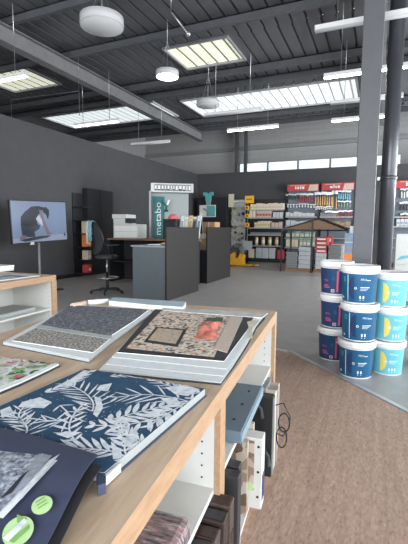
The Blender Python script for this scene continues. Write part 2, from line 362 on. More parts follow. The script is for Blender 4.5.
for y in PUR:                                            # Z purlins under the deck
    b = MB(); b.box(X0, X1, y-0.01, y+0.01, ZC-0.21, ZC-0.055, M['purlin']); b.box(X0, X1, y-0.07, y+0.01, ZC-0.22, ZC-0.205, M['purlin']); b.box(X0, X1, y-0.01, y+0.07, ZC-0.07, ZC-0.055, M['purlin'])
    struct(b.build('trim_%d' % n)); n += 1
for x in (-6.05, -0.19, 4.5):                            # I-beams carrying them
    b = MB(); b.box(x-0.01, x+0.01, Y0, YH, ZC-0.53, ZC-0.26, M['beam']); b.box(x-0.1, x+0.1, Y0, YH, ZC-0.545, ZC-0.53, M['beam']); b.box(x-0.1, x+0.1, Y0, YH, ZC-0.265, ZC-0.25, M['beam'])
    struct(b.build('trim_%d' % n)); n += 1

# two posts standing in the gap above the back partition
for i, u in enumerate((236.5, 245.5)):
    p = ony(u, 165, 18.2); b = MB(); b.box(-0.07, 0.07, -0.07, 0.07, 0, 6.5, M['column']); b.build('steel_post', loc=(p.x, 18.2, 0))
    tag(bpy.data.objects[-1] if False else C.objects[-1], ['thin dark steel post crossing the high windows, left one of the pair', 'thin dark steel post crossing the high windows, right one of the pair'][i], 'post', 'posts behind the back partition')
    C.objects[-1].name = 'steel_post' if i == 0 else 'steel_post.001'
# ------------------------------------------------------------------ column and downpipe
col = thing('steel_column', 'square dark grey steel column standing behind the paint buckets', 'column', (-0.19, 5.02, 0))
b = MB(); b.box(-0.105, 0.105, -0.105, 0.105, 0.012, 4.44, M['column']); b.build('shaft', col, bevel=0.008)
b = MB(); b.box(-0.15, 0.15, -0.15, 0.15, 0, 0.012, M['column']); b.build('base_plate', col)
pc = ony(384.5, 250, 5.45)
pipe = thing('downpipe', 'round dark metal drainpipe running floor to ceiling right of the square column', 'pipe', (pc.x, 5.45, 0))
b = MB(); b.lathe([(0.088, 0), (0.088, 4.7)], M['pipe'], 32); b.build('pipe_tube', pipe)
b = MB(); b.lathe([(0.089, 1.96), (0.097, 1.97), (0.097, 2.0), (0.089, 2.01)], M['pipe'], 32, cap=False); b.box(-0.125, -0.09, -0.01, 0.01, 1.965, 2.0, M['steel']); b.build('collar', pipe)

# ------------------------------------------------------------------ ceiling lights
def drum_lamp(px, z, r, h, on, label):
    p = onz(px[0], px[1], z)
    t = thing('drum_ceiling_light', label, 'light', (p.x, p.y, z))
    b = MB(); b.lathe([(r, 0), (r, h*0.97), (r-0.01, h)], M['drum_side'], 40); b.build('shade', t)
    b = MB(); b.lathe([(0.0, -0.004), (r*0.94, -0.004), (r*0.96, 0.0)], M['drum_on' if on else 'drum'], 40, cap=False); b.build('diffuser', t)
    b = MB(); top = ZC-0.05-z
    for a in (0, 120, 240): b.tube([(r*0.6*math.cos(R(a)), r*0.6*math.sin(R(a)), h), (0, 0, h+min(0.5, (top-h)*0.6))], 0.0025, M['steel'], 5)
    b.tube([(0, 0, h), (0, 0, top)], 0.004, M['steel'], 6); b.build('suspension_wire', t)
drum_lamp((102, 27), 4.2, 0.305, 0.13, False, 'largest round drum ceiling light, unlit, hanging near the camera')
drum_lamp((167.3, 77), 4.0, 0.20, 0.10, True, 'small lit round drum light hanging in the middle')
drum_lamp((208, 106), 4.0, 0.25, 0.10, False, 'pale round drum light against the far rooflight')
def tube_light(x, y, z, on, label, body='drum'):
    t = thing('linear_ceiling_light', label, 'light', (x, y, z))
    b = MB(); b.box(0, 1.27, -0.035, 0.035, 0.0, 0.055, M['drum']); b.box(-0.01, 0.0, -0.037, 0.037, -0.012, 0.057, M['drum_side']); b.box(1.27, 1.28, -0.037, 0.037, -0.012, 0.057, M['drum_side']); b.build('housing', t)
    b = MB(); b.lathe([(0.03, 0), (0.03, 1.27)], M['tube_on' if on else 'drum_side'], 12, T=Matrix.Rotation(PI/2, 4, 'Y')); b.build('diffuser', t)
    for q in (0.25, 1.02):
        b = MB(); b.tube([(q, 0, 0.05), (q, 0, ZC-0.06-z)], 0.006, M['steel'], 6); b.build('hanger', t)
TL = [(-6.66, 5.04, True, 'lit linear light at the left edge below the small yellowish rooflight'),
      (-6.92, 7.89, True, 'lit linear light below the bluish long left rooflight'),
      (-6.90, 10.27, False, 'unlit thin linear light hanging over the printer and tool display'),
      (-3.65, 8.26, False, 'unlit linear light just below the pale far drum light'),
      (-3.65, 9.7, True, 'lit linear light hanging in the centre before the back wall'),
      (-0.87, 5.35, False, 'unlit linear light nearest the square column, topmost of its file'),
      (-0.97, 6.97, True, 'brightest lit linear light beside the column, second from top'),
      (-1.03, 8.42, False, 'unlit linear light beside the column against the far rooflight'),
      (-1.15, 9.72, True, 'lit linear light beside the column, lowest of its file')]
for x, y, on, lab in TL: tube_light(x, y, 3.8, on, lab)
b = MB(); a_, c_ = ony(11, 100, 7.0), ony(79, 91, 7.0)
b.tube([(a_.x, 7, a_.z-0.45), (a_.x, 7, a_.z), (c_.x, 7, c_.z+.0), (c_.x, 7, c_.z-0.5)], 0.008, M['steel'], 6)
b.tube([(c_.x, 7, c_.z), (c_.x, 7, ZC-0.05)], 0.004, M['steel'], 6)
tag(b.build('cable_conduit'), 'thin grey conduit frame hanging above the left lit linear light', 'conduit')
p, q = onz(171, 12, 4.72), onz(188, 34, 4.55)
b = MB(); b.tube([p, q], 0.012, M['steel'], 8); b.lathe([(0.0, -0.04), (0.03, -0.03), (0.045, 0), (0.03, 0.03), (0, 0.04)], M['steel'], 12, c=tuple(q)); b.tube([p, (p.x, p.y, ZC-0.05)], 0.01, M['steel'], 6)
tag(b.build('ceiling_rod'), 'short slanting metal rod with a round end fixed to the roof', 'rod')

# ------------------------------------------------------------------ display cabinets
TH = R(5.8); C0 = Vector((-0.554, 2.361, 0)); TM = Matrix.Translation(C0) @ Matrix.Rotation(TH, 4, 'Z'); TI = TM.inverted()
def tl(u, v, z):                                       # photo point on a level plane, in cabinet coordinates
    p = TI @ onz(u, v, z); return (p.x, p.y)
def cabinet(label, loc, rz, W, Lh, bays, zs):
    c = thing('display_cabinet', label, 'cabinet', loc, rz)
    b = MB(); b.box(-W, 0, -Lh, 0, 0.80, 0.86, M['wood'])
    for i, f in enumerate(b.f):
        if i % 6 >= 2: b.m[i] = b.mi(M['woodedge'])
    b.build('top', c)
    for i in range(bays+1):
        y = -0.03-(Lh-0.06)*i/bays
        b = MB(); b.box(-0.02, 0, y-0.03, y+0.03, 0.0, 0.80, M['woodedge']); b.box(-W, -0.02, y-0.03, y+0.03, 0.0, 0.80, M['white'])
        for kx in (-0.06, -0.40):
            for kz in range(14):
                zz = 0.2+kz*0.04
                for sgn in (-1, 1):
                    yy = y+sgn*0.0302; b.add([(kx-.003, yy, zz-.003), (kx+.003, yy, zz-.003), (kx+.003, yy, zz+.003), (kx-.003, yy, zz+.003)], [(0, 1, 2, 3)], M['black'])
        if i in (0, bays): b.box(-W, 0, y+(0.03 if i == 0 else -0.034), y+(0.034 if i == 0 else -0.03), 0, 0.80, M['woodedge'])
        b.build('side_panel' if i in (0, bays) else 'divider', c)
    b = MB(); b.box(-W/2-0.008, -W/2+0.008, -Lh+0.06, -0.06, 0.08, 0.80, M['white']); b.build('back_panel', c)
    for i in range(bays):
        ya = -0.06-(Lh-0.06)*i/bays; yb = -(Lh-0.06)*(i+1)/bays
        b = MB(); b.box(-W/2+.008, -0.02, yb, ya, zs-0.02, zs, M['white']); b.build('shelf', c)
    b = MB(); b.box(-W+0.02, -0.012, -Lh+0.06, -0.06, 0.06, 0.08, M['white']); b.box(-0.06, -0.03, -Lh+0.06, -0.06, 0, 0.06, M['woodedge']); b.build('bottom_board', c)
    return c
cabinet('long low wooden display cabinet with white shelves carrying the open sample books', C0, TH, 1.15, 2.46, 2, 0.53)
cabinet('wooden cabinet with white open shelves in front of the television, left edge', (-3.08, 3.17, 0), R(2.5), 1.1, 2.4, 2, 0.52)

def tthing(name, label, cat, x, y, z=0.86, group=None):
    p = TM @ Vector((x, y, 0)); return thing(name, label, cat, (p.x, p.y, z), TH, group)
def slab(pts, z0, z1, m, side=None, off=(0, 0)):
    b = MB(); b.prism([(p[0]-off[0], p[1]-off[1]) for p in pts], z0, z1, m, side=side); return b
def lens(x, y, a, L, w, n=6):                          # leaflet outline
    ca, sa = math.cos(a), math.sin(a); up = []; dn = []
    for i in range(n+1):
        t = i/n; h = w*math.sin(PI*t)**0.75*(1-0.35*t)
        up.append((x+ca*L*t-sa*h, y+sa*L*t+ca*h))
        if 0 < i < n: dn.append((x+ca*L*t+sa*h, y+sa*L*t-ca*h))
    return up+dn[::-1]
def addpat(b, poly, quad, z, m):
    q = clip(poly, quad)
    if len(q) > 2:
        zz = z(q[0][0], q[0][1]) if callable(z) else z
        a = sum(q[i][0]*q[(i+1) % len(q)][1]-q[(i+1) % len(q)][0]*q[i][1] for i in range(len(q)))
        if a < 0: q = q[::-1]
        b.flat([(p[0], p[1], zz) for p in q], m)
# --- monstera book (open): block lies flat, cover page turned towards the camera
mq = [tl(85, 368, .885), tl(205, 388, .885), tl(104, 472, .885), tl(-70, 436, .885)]
o0 = mq[2]
mb = tthing('sample_book', 'open sample book with white palm and monstera leaves printed on navy', 'book', o0[0], o0[1])
rel = lambda pts: [(p[0]-o0[0], p[1]-o0[1]) for p in pts]
rq = rel(mq)
b = MB(); b.prism([(p[0]*1.0+(0.006 if i in (1, 2) else -0.004), p[1]) for i, p in enumerate(rq)], 0, 0.003, M['navy'])
b.build('back_cover', mb)
b = MB(); b.prism(rq, 0.003, 0.023, M['navypage'], side=M['paperedge']); b.build('page_block', mb)
b = MB(); ins = [(p[0]*0.998, p[1]*0.998) for p in rq]; zt = 0.0235
b.prism(ins, 0.0232, zt, M['navypage'], side=M['paper'])
def pxm(u, v): p = tl(u, v, .885); return (p[0]-o0[0], p[1]-o0[1])
def frond(u0, v0, u1, v1, u2, v2, n, ll, lw, spread=0.9, z=0.0242):   # stem through three photo points
    P = [Vector(pxm(*q)) for q in ((u0, v0), (u1, v1), (u2, v2))]
    prev = None
    for i in range(n+1):
        t = i/n; p = P[0]*(1-t)**2+P[1]*2*t*(1-t)+P[2]*t*t
        d = (P[1]-P[0])*(1-t)+(P[2]-P[1])*t; a = math.atan2(d.y, d.x)
        if prev is not None:
            nn = Vector((-d.y, d.x)).normalized()*0.0022
            addpat(b, [tuple(prev-nn), tuple(p-nn), tuple(p+nn), tuple(prev+nn)], ins, z+0.0003, M['leafwhite'])
        prev = p
        L = ll*1.05*(0.45+0.75*math.sin(PI*min(1, t*0.85+0.12)))
        for s in (-1, 1):
            addpat(b, lens(p.x, p.y, a+s*spread*(1-0.35*t)+random.uniform(-.06, .06), L*random.uniform(.88, 1.1), lw*1.05*random.uniform(.8, 1.2)), ins, z+random.uniform(0, 0.0002), M['leafwhite'])
frond(92, 411, 100, 397, 68, 384, 9, 0.075, 0.0035)          # fern, upper left
frond(205, 407, 160, 389, 118, 397, 7, 0.075, 0.0042, 1.0)   # big open rib leaf, right
frond(110, 420, 135, 412, 168, 405, 7, 0.05, 0.0075, 1.05)   # monstera centre
frond(165, 412, 140, 428, 95, 425, 7, 0.05, 0.008, 1.1)
frond(60, 405, 90, 428, 30, 418, 6, 0.05, 0.003)
frond(118, 452, 85, 446, 58, 450, 8, 0.06, 0.006, 0.8)       # pale leaf near the spine
frond(150, 445, 128, 440, 118, 428, 6, 0.045, 0.006)
frond(110, 376, 140, 372, 175, 384, 8, 0.045, 0.0035, 0.6)
frond(45, 392, 65, 386, 90, 372, 6, 0.045, 0.006, 0.5)
frond(20, 440, 40, 425, 5, 412, 7, 0.05, 0.003)
frond(200, 392, 170, 388, 150, 378, 7, 0.04, 0.004, 0.8)
frond(75, 440, 60, 425, 82, 405, 6, 0.04, 0.005)
frond(195, 398, 175, 408, 150, 425, 6, 0.045, 0.006, 0.9)
frond(130, 460, 120, 450, 128, 436, 5, 0.04, 0.006)
frond(25, 425, 10, 415, 30, 402, 6, 0.045, 0.004)
for q in ([(22, 402), (40, 397), (52, 402), (44, 408), (18, 407)], [(94, 396), (101, 398), (103, 408), (97, 417), (93, 414), (96, 405)],
          [(165, 387), (185, 385), (200, 389), (188, 396), (175, 394)], [(112, 449), (121, 448), (122, 458), (113, 459)],
          [(56, 434), (66, 431), (82, 432), (68, 438)], [(100, 385), (112, 383), (108, 391), (96, 390)], [(160, 398), (176, 397), (181, 404), (168, 404)],
          [(0, 410), (10, 406), (14, 413), (2, 418)], [(60, 386), (78, 374), (84, 370), (92, 371), (72, 384)], [(130, 430), (136, 428), (140, 440), (133, 438)]):
    addpat(b, [pxm(*p) for p in q], ins, 0.0246, M['leafwhite'])
for i in range(380):                                       # speckles of the print
    u = random.uniform(0, 200); v = random.uniform(370, 465); p = pxm(u, v); r = random.uniform(.0006, .0016)
    addpat(b, [(p[0]-r*2, p[1]), (p[0], p[1]-r), (p[0]+r, p[1]), (p[0], p[1]+r)], ins, 0.0240, M['leafwhite'])
b.build('printed_page', mb)
q86 = lambda u, v: (tl(u, v, .86)[0]-o0[0], tl(u, v, .86)[1]-o0[1])
b = MB(); b.prism([pxm(96, 470), pxm(105, 472), q86(106, 494), q86(98, 497)], 0.0005, 0.0225, M['navy']); b.build('spine_block', mb)
b = MB()
b.prism([pxm(*q) for q in ((105, 473), (120, 460.5), (121, 462), (106, 475.5))], 0.004, 0.0225, M['paper']); b.build('white_label', mb)['label'] = 'white label on the spine'
# turned leaves: two curved sheets falling toward the camera
def sheet(z_of, outline_near, outline_far, m, th=0.0018, n=10):
    bb = MB(); vs = []
    for k in range(n+1):
        t = k/n
        for (A_, B_) in zip(outline_far, outline_near):
            p = (A_[0]*(1-t)+B_[0]*t, A_[1]*(1-t)+B_[1]*t); vs.append((p[0], p[1], z_of(t)))
    w = len(outline_far); f = [(k*w+j, k*w+j+1, (k+1)*w+j+1, (k+1)*w+j) for k in range(n) for j in range(w-1)]
    bb.add(vs, f, m, True); b2 = [(x, y, z-th) for x, y, z in vs]; bb.add(b2, [q[::-1] for q in f], m, True)
    N = len(vs)
    for k in range(n):
        for j in (0, w-1):
            i0, i1 = k*w+j, (k+1)*w+j; bb.add([vs[i0], vs[i1], b2[i1], b2[i0]], [(0, 1, 2, 3)], m)
    for k in (0, n):
        for j in range(w-1):
            i0, i1 = k*w+j, k*w+j+1; bb.add([vs[i0], vs[i1], b2[i1], b2[i0]], [(0, 1, 2, 3)], m)
    return bb
zcurve = lambda t: 0.032+0.022*math.sin(PI*min(1, t*1.05))*(1-t)-0.012*t
zc2 = lambda t: zcurve(t)-0.010-0.006*t
near = [pxm(-120, 600), pxm(-60, 590), pxm(0, 575), pxm(38, 556)]; far = [pxm(-90, 412), pxm(-40, 421), pxm(30, 437), pxm(98, 458)]
b = sheet(zcurve, near, far, M['navy']); ds = b.build('turned_page', mb)
b = sheet(zc2, [pxm(-115, 602), pxm(-55, 592), pxm(5, 577), pxm(46, 556)], [pxm(-85, 414), pxm(-35, 423), pxm(35, 440), pxm(104, 464)], M['charcoal']); b.build('turned_page', mb)
# photograph and stickers glued to the turned page (follow its curve)
def on_page(u, v, lift):
    z = 0.86+0.045
    for _ in range(6):
        p = tl(u, v, z); q = (p[0]-o0[0], p[1]-o0[1])
        # parameter t along the sheet
        fy = far[3][1]+(q[0]-far[3][0])*(far[0][1]-far[3][1])/(far[0][0]-far[3][0])
        ny = near[3][1]+(q[0]-near[3][0])*(near[0][1]-near[3][1])/(near[0][0]-near[3][0])
        t = max(0, min(1, (q[1]-fy)/(ny-fy))); z = 0.86+zcurve(t)
    return (q[0], q[1], z-0.86+lift)
def page_grid(b, quad, m, lift, n=8):
    vs = []
    for i in range(n+1):
        for j in range(n+1):
            s, t = i/n, j/n
            u = (quad[0][0]*(1-s)+quad[1][0]*s)*(1-t)+(quad[3][0]*(1-s)+quad[2][0]*s)*t
            v = (quad[0][1]*(1-s)+quad[1][1]*s)*(1-t)+(quad[3][1]*(1-s)+quad[2][1]*s)*t
            vs.append(on_page(u, v, lift))
    k = n+1; b.add(vs, [(i*k+j, (i+1)*k+j, (i+1)*k+j+1, i*k+j+1) for i in range(n) for j in range(n)], m, True)
b = MB(); page_grid(b, [(-60, 424), (65, 453), (3, 519), (-90, 500)], M['paper'], 0.0012)
page_grid(b, [(-60, 425), (55, 452), (0, 513), (-90, 498)], M['photo'], 0.0018)
page_grid(b, [(38, 455), (56, 452), (25, 489), (5, 500)], M['photo2'], 0.0022, 4)
page_grid(b, [(50, 461), (60, 455), (22, 500), (8, 507)], M['photo3'], 0.0026, 4)
page_grid(b, [(22, 476), (30, 470), (12, 494), (0, 500)], M['scr_dark2'], 0.0024, 3)
b.build('mounted_photograph', mb)
def blob(b, cx, cy, ra, rb, ang, m, lift):
    vs = [on_page(cx, cy, lift)]
    for i in range(28):
        a = 2*PI*i/28; x, y = ra*math.cos(a), rb*math.sin(a); vs.append(on_page(cx+x*math.cos(ang)-y*math.sin(ang), cy+x*math.sin(ang)+y*math.cos(ang), lift))
    b.add(vs, [(0, 1+(i+1) % 28, 1+i) for i in range(28)], m)
b = MB(); blob(b, 42, 506.5, 11.5, 8.5, -0.6, M['green'], 0.0025)
for k in (-3, 0, 3): page_grid(b, [(36.5+k*.4, 507+k), (46+k*.4, 501+k), (46.5+k*.4, 502+k), (37+k*.4, 508+k)], M['green2'], 0.0033, 2)
b.build('round_sticker', mb)
b = MB(); blob(b, 18, 533, 18, 13, -0.75, M['green'], 0.0025); page_grid(b, [(17, 516), (27, 520), (22, 527), (17, 524)], M['green2'], 0.003, 2)
page_grid(b, [(3, 540), (24, 520), (28, 523), (8, 544)], M['leafwhite'], 0.0032, 3); page_grid(b, [(9, 543), (29, 526), (30, 530), (14, 545)], M['green2'], 0.0032, 3)
b.build('leaf_sticker', mb)

def book_quad(name, label, px, z0, th, m, side=None, extra=None):
    pts = [tl(u, v, 0.86+th) for u, v in px]; o = pts[0]
    t = tthing(name, label, 'book', o[0], o[1], z0)
    return t, [(p[0]-o[0], p[1]-o[1]) for p in pts], o
# --- stone-texture book
t, q, o = book_quad('sample_book', 'open wallcovering sample book showing dark slate and grey gravel textures', [(72, 304), (152, 309), (112, 337), (40, 325)], 0.86, 0.03, None)
def rl(o, z): return lambda u, v: (tl(u, v, z)[0]-o[0], tl(u, v, z)[1]-o[1])
t.scale = (1, 1, .6); f = rl(o, .878)
full = [f(72, 304), f(150, 309), f(152, 312.5), f(136, 323), f(110, 341), f(89, 358), f(3, 341)]
b = MB(); b.prism([(x*1.0, y-0.004) for x, y in full], 0.0, 0.004, M['charcoal']); b.build('cover', t)
b = MB(); b.prism(full, 0.004, 0.024, M['paper'], side=M['paperedge']); b.build('page_block', t)
b = MB(); b.prism([f(70, 305), f(149, 309.3), f(135, 320), f(110, 336), f(40, 325)], 0.024, 0.030, M['slate'], side=M['paper']); b.build('slate_page', t)['label'] = 'dark slate textured page'
b = MB(); b.prism([f(37, 327), f(111, 337.5), f(93, 352), f(12, 340)], 0.024, 0.0275, M['gravel'], side=M['paper']); b.build('gravel_page', t)['label'] = 'grey gravel textured page'
b = MB(); b.prism([f(39.5, 324.5), f(112, 335), f(111, 339), f(36, 327.5)], 0.0276, 0.0295, M['paperedge']); b.build('page_strip', t)
# --- floral book, left edge
o = tl(60, 361, .88); f = rl(o, .88)
t = tthing('sample_book', 'flower patterned sample page with dark cover at the left edge of the tabletop', 'book', o[0], o[1])
out = [f(60, 361.5), f(40, 371), f(20, 380), f(0, 388), (f(0, 388)[0]-0.25, f(0, 388)[1]-0.02), (f(0, 355)[0]-0.22, f(0, 355)[1])]
b = MB(); b.prism(out, 0, 0.006, M['charcoal']); b.build('cover', t)
b = MB(); ins = [(x-0.004, y-0.001) for x, y in out]; b.prism(ins, 0.006, 0.012, M['paper']); b.build('page_block', t)
b = MB(); ins2 = [(x*0.97-0.02, y*0.9-0.006) for x, y in out]; b.prism(ins2, 0.012, 0.0128, M['floral'], side=M['paper'])
random.seed(5)
for i in range(34):
    u = random.uniform(0, 52); v = random.uniform(356, 384); p = f(u, v); m = random.choice([M['magenta'], M['green2'], M['greenbox'], M['cream2'], M['paper'], M['darkgreen']])
    for k in range(3): addpat(b, lens(p[0], p[1], random.uniform(0, 6.28), random.uniform(.02, .04), .008), ins2, 0.013+0.0001*(i % 6)+.00003*k, m)
b.build('printed_page', t)
# --- terrazzo book
o = tl(155, 309, .877); f = rl(o, .877)
t = tthing('sample_book', 'open sample book with multicolour terrazzo sheet, framed square and pink swatch', 'book', o[0], o[1])
t.scale = (1, 1, .55)
full = [f(156, 308.7), f(266, 315), f(257, 325), f(248, 342), f(235, 362), f(221, 380), f(98, 368)]
b = MB(); b.prism([(x, y-.003) for x, y in full], 0, 0.004, M['charcoal']); b.build('cover', t)
lvls = [([f(156, 308.7), f(264, 314), f(256, 324), f(247, 341), f(234, 361), f(221, 379), f(99, 367)], .004, .014),
        ([f(156, 308.7), f(264, 313.5), f(256, 323.5), f(247, 340.5), f(234, 360), f(224, 374), f(106, 362)], .014, .020),
        ([f(156, 308.7), f(263.5, 313), f(255.5, 323), f(246.5, 340), f(233.5, 359), f(227, 368), f(112, 356)], .020, .026)]
for pts, za, zb in lvls: b = MB(); b.prism(pts, za, zb, M['paper'], side=M['paperedge']); b.build('page_block', t)
b = MB(); bq = [f(155, 309), f(255, 315), f(247, 330), f(224, 361), f(117, 352)]
b.prism(bq, 0.026, 0.030, M['charcoal'], side=M['paper']); b.build('black_page', t)['label'] = 'black backing page'
b = MB(); b.prism([f(161, 311), f(236, 315), f(222, 340), f(214, 357), f(126, 348)], 0.030, 0.0308, M['terrazzo']); b.build('terrazzo_sheet', t)
b = MB(); b.prism([f(156, 327), f(187, 329.3), f(177.5, 347), f(143.5, 342)], 0.0308, 0.0316, M['charcoal']); b.prism([f(158, 328), f(183, 330.5), f(175.5, 344), f(148, 340)], 0.0316, 0.032, M['inset']); b.build('framed_swatch', t)
b = MB(); n_ = 10; vs = []
cq = [f(203, 322), f(223, 319), f(214, 340), f(195, 338)]
for i in range(n_+1):
    for j in range(n_+1):
        a, c = i/n_, j/n_; x = (cq[0][0]*(1-a)+cq[1][0]*a)*(1-c)+(cq[3][0]*(1-a)+cq[2][0]*a)*c; y = (cq[0][1]*(1-a)+cq[1][1]*a)*(1-c)+(cq[3][1]*(1-a)+cq[2][1]*a)*c
        e = min(i, n_-i, j, n_-j)/3; vs.append((x+.006*math.sin(9*c), y+.008*math.sin(7*a), 0.0312+min(1, e)*(0.022+0.016*math.sin(13*c+4*a)+0.008*math.sin(11*a))))
fs = [(i*(n_+1)+j, (i+1)*(n_+1)+j, (i+1)*(n_+1)+j+1, i*(n_+1)+j+1) for i in range(n_) for j in range(n_)]
b.add(vs, [q[::-1] for q in fs], M['pink'], True); b.prism(cq, 0.0308, 0.0312, M['pink'])
b.prism([f(207, 318), f(223, 318), f(222, 323), f(205, 322)], 0.0309, 0.036, M['darkgreen'])
b.build('pink_swatch', t)['label'] = 'crumpled salmon pink fabric swatch'
b = MB(); b.prism([f(230, 316.5), f(243, 317.5), f(227, 353), f(214, 349)], 0.0312, 0.0345, M['beige']); b.build('beige_swatch', t)
b = MB(); c1, c2 = f(247, 322), f(253, 324)
pts = [f(247, 322), f(254, 320), f(260, 321), f(252, 329), f(252.5, 338), f(249, 338.5), f(249, 328)]
b.prism(pts, 0.0305, 0.0325, M['cream']); b.build('paper_tab', t)
b = MB(); b.prism([f(162, 307.5), f(268, 313), f(262, 318), f(200, 313.5), f(163, 310.5)], 0.0265, 0.0335, M['pegwhite'], side=M['paper']); b.build('rear_page', t)
# --- pale blue flat book at the far edge, with two pale samples beside it
o = tl(110, 301, .89); f = rl(o, .875)
t = tthing('sample_book', 'pale blue closed book lying at the far edge of the cabinet top', 'book', o[0], o[1]); b = MB()
b.prism([f(109, 303), f(113, 299.5), f(186, 304), f(183, 309.5), f(150, 307.2)], 0.0, 0.028, M['paleblue'], side=M['paper']); b.build('page_block', t)
b = MB(); b.prism([f(109, 303), f(113, 299.5), f(186, 304), f(183, 309.5), f(150, 307.2)], 0.028, 0.030, M['paleblue']); b.build('cover', t)
for nm, lab, px, m in (('rolled_sample', 'rolled pinkish cream sample at the far left corner of the cabinet top', (72, 305, 85, 302), 'cream2'), ('rolled_sample', 'rolled white sample between the pink roll and the pale blue book', (88, 301.5, 108, 300), 'paper')):
    p, q2 = onz(px[0], px[1], .885), onz(px[2], px[3], .885); c = (p+q2)/2; d = q2-p; L = d.length; ang = math.atan2(d.y, d.x)
    b = MB(); b.lathe([(0.008, -L/2), (0.017, -L/2), (0.017, L/2), (0.008, L/2)], M[m], 16, T=Matrix.Rotation(PI/2, 4, 'Y'), cap=False); b.lathe([(0.008, -L/2), (0.008, L/2)], M['cream'], 12, T=Matrix.Rotation(PI/2, 4, 'Y'), cap=False)
    tag(b.build(nm, loc=(c.x, c.y, 0.8775), rz=ang), lab, 'roll')

# ------------------------------------------------------------------ things in the near cabinet (x<0 is inside, y = -a)
def cb(name, label, cat, x0, x1, a0, a1, z0, z1, m, group=None, bevel=0.003):
    t = tthing(name, label, cat, (x0+x1)/2, -(a0+a1)/2, z0, group); hx, hy = (x1-x0)/2, (a1-a0)/2
    b = MB(); b.box(-hx, hx, -hy, hy, 0, z1-z0, M[m]); return t, b, hx, hy
# far bay: blue-grey sample case lying on the shelf and sticking out
t, b, hx, hy = cb('sample_case', 'flat blue grey sample case on the shelf sticking out of the far bay', 'case', -0.42, 0.006, 0.50, 0.98, 0.532, 0.582, 'caseblue'); b.build('lid', t, bevel=0.004)
b = MB(); b.box(hx, hx+0.004, -hy+.004, hy-.004, 0.006, 0.044, M['casedge']); b.build('rim', t)['label'] = 'paler blue edge'
for k in (-0.15, 0, 0.15): b = MB(); b.lathe([(0.006, 0.050), (0.006, 0.053)], M['black'], 10, c=(hx-0.05, k, 0)); b.build('rivet', t)
# black display folder with strap handle, standing upright out of the far bay
t, b, hx, hy = cb('display_folder', 'big black display folder standing on the bottom board with a cord and dangling rings', 'folder', -0.22, 0.052, 0.40, 0.455, 0.08, 0.508, 'black')
t.location.z = 0.08; b.build('folder_body', t, bevel=0.004)
b = MB(); b.box(hx, hx+0.005, -hy-0.0, hy, 0.01, 0.42, M['stackgrey']); b.build('spine_edge', t)
b = MB()
pts = [(hx+0.012, -hy*0, 0.38), (hx+0.05, -0.01, 0.40), (hx+0.085, 0.0, 0.33), (hx+0.08, 0.01, 0.26), (hx+0.05, 0.0, 0.22), (hx+0.02, 0, 0.23)]
b.tube(pts, 0.0035, M['black'], 6)
for cx, cz, r_, rz_ in ((hx+0.055, 0.29, 0.028, 0.05), (hx+0.045, 0.21, 0.026, 0.055)):
    b.tube([(cx+r_*math.cos(2*PI*k/16), 0.004, cz+rz_*math.sin(2*PI*k/16)) for k in range(17)], 0.004, M['black'], 6)
b.build('cord_with_rings', t)
def strap(parent, x, y, z, w, h, m='charcoal', r=0.011):
    b = MB(); b.tube([(x, y, z), (x+w*0.15, y-0.01, z+h*0.5), (x+w*0.5, y-0.015, z+h), (x+w*0.9, y-0.01, z+h*0.55), (x+w, y, z)], r, M[m], 8); b.build('handle', parent)
strap(t, hx-0.12, -hy-0.012, 0.32, 0.07, 0.09)
strap(t, hx-0.07, -hy-0.012, 0.07, 0.06, 0.10)
# pale stacked samples behind the folder
for k, (a0, a1, x1, z1, m, lab) in enumerate(((0.335, 0.385, 0.055, 0.50, 'cream', 'cream upright sample board just behind the black folder'), (0.26, 0.32, 0.058, 0.495, 'greymetal', 'grey upright sample board behind the cream one'), (0.17, 0.235, 0.05, 0.48, 'cream2', 'pinkish brown upright sample board at the far end of the bay'))):
    t, b, hx, hy = cb('sample_board', lab, 'board', -0.20, x1, a0, a1, 0.08, z1, m, 'upright sample boards in the far bay')
    b.build('board', t, bevel=0.003); b = MB(); b.box(-hx*0.6, hx*0.6, -hy, hy, z1-0.08, z1-0.055, M['stackgrey']); b.build('clamp_bar', t)
# white binder box with stone pattern face
t, b, hx, hy = cb('sample_box', 'white sample box with brown stone tile face and round green sticker', 'box', -0.20, 0.046, 0.64, 0.71, 0.08, 0.42, 'white')
b.build('box_body', t, bevel=0.004)
b = MB(); b.box(-hx+.01, hx-0.036, -hy-0.002, -hy, 0.09, 0.325, M['stone']); b.build('stone_face', t)
b = MB(); b.lathe([(0.02, 0), (0.02, 0.002)], M['green'], 20, T=Matrix.Translation((hx-0.056, -hy-0.002, 0.105)) @ Matrix.Rotation(PI/2, 4, 'X')); b.build('round_sticker', t)
for z in (0.06, 0.18, 0.30): b = MB(); b.lathe([(0.006, 0), (0.006, 0.002)], M['black'], 12, T=Matrix.Translation((hx-0.018, -hy-0.0, z)) @ Matrix.Rotation(PI/2, 4, 'X')); b.build('hole', t)
b = MB(); b.box(hx, hx+0.002, -hy+.008, hy-.008, 0.04, 0.16, M['b_navy']); b.build('spine_label', t)['label'] = 'blue label on the spine'
for k in range(2):
    t, b, hx, hy = cb('sample_board', ['greyish stone tile board standing behind the white sample box', 'brown stone tile board standing nearer than the white sample box'][k], 'board', -0.20, -0.012, (0.60, 0.735)[k], (0.625, 0.765)[k], 0.08, 0.44-0.02*k, 'stone', None); b.build('board', t)
# navy upright folders next to the divider
for k in range(2):
    t, b, hx, hy = cb('display_folder', ['dark folder upright against the divider, nearer of the two', 'dark folder upright against the divider, farther of the two'][k], 'folder', -0.25, 0.035-0.012*k, 1.10-0.06*k, 1.145-0.06*k, 0.08, 0.505, 'charcoal')
    b.build('folder_body', t, bevel=0.004); b = MB(); b.box(hx, hx+0.002, -hy*.6, hy*.6, 0.1, 0.13, M['paper']); b.build('spine_label', t)
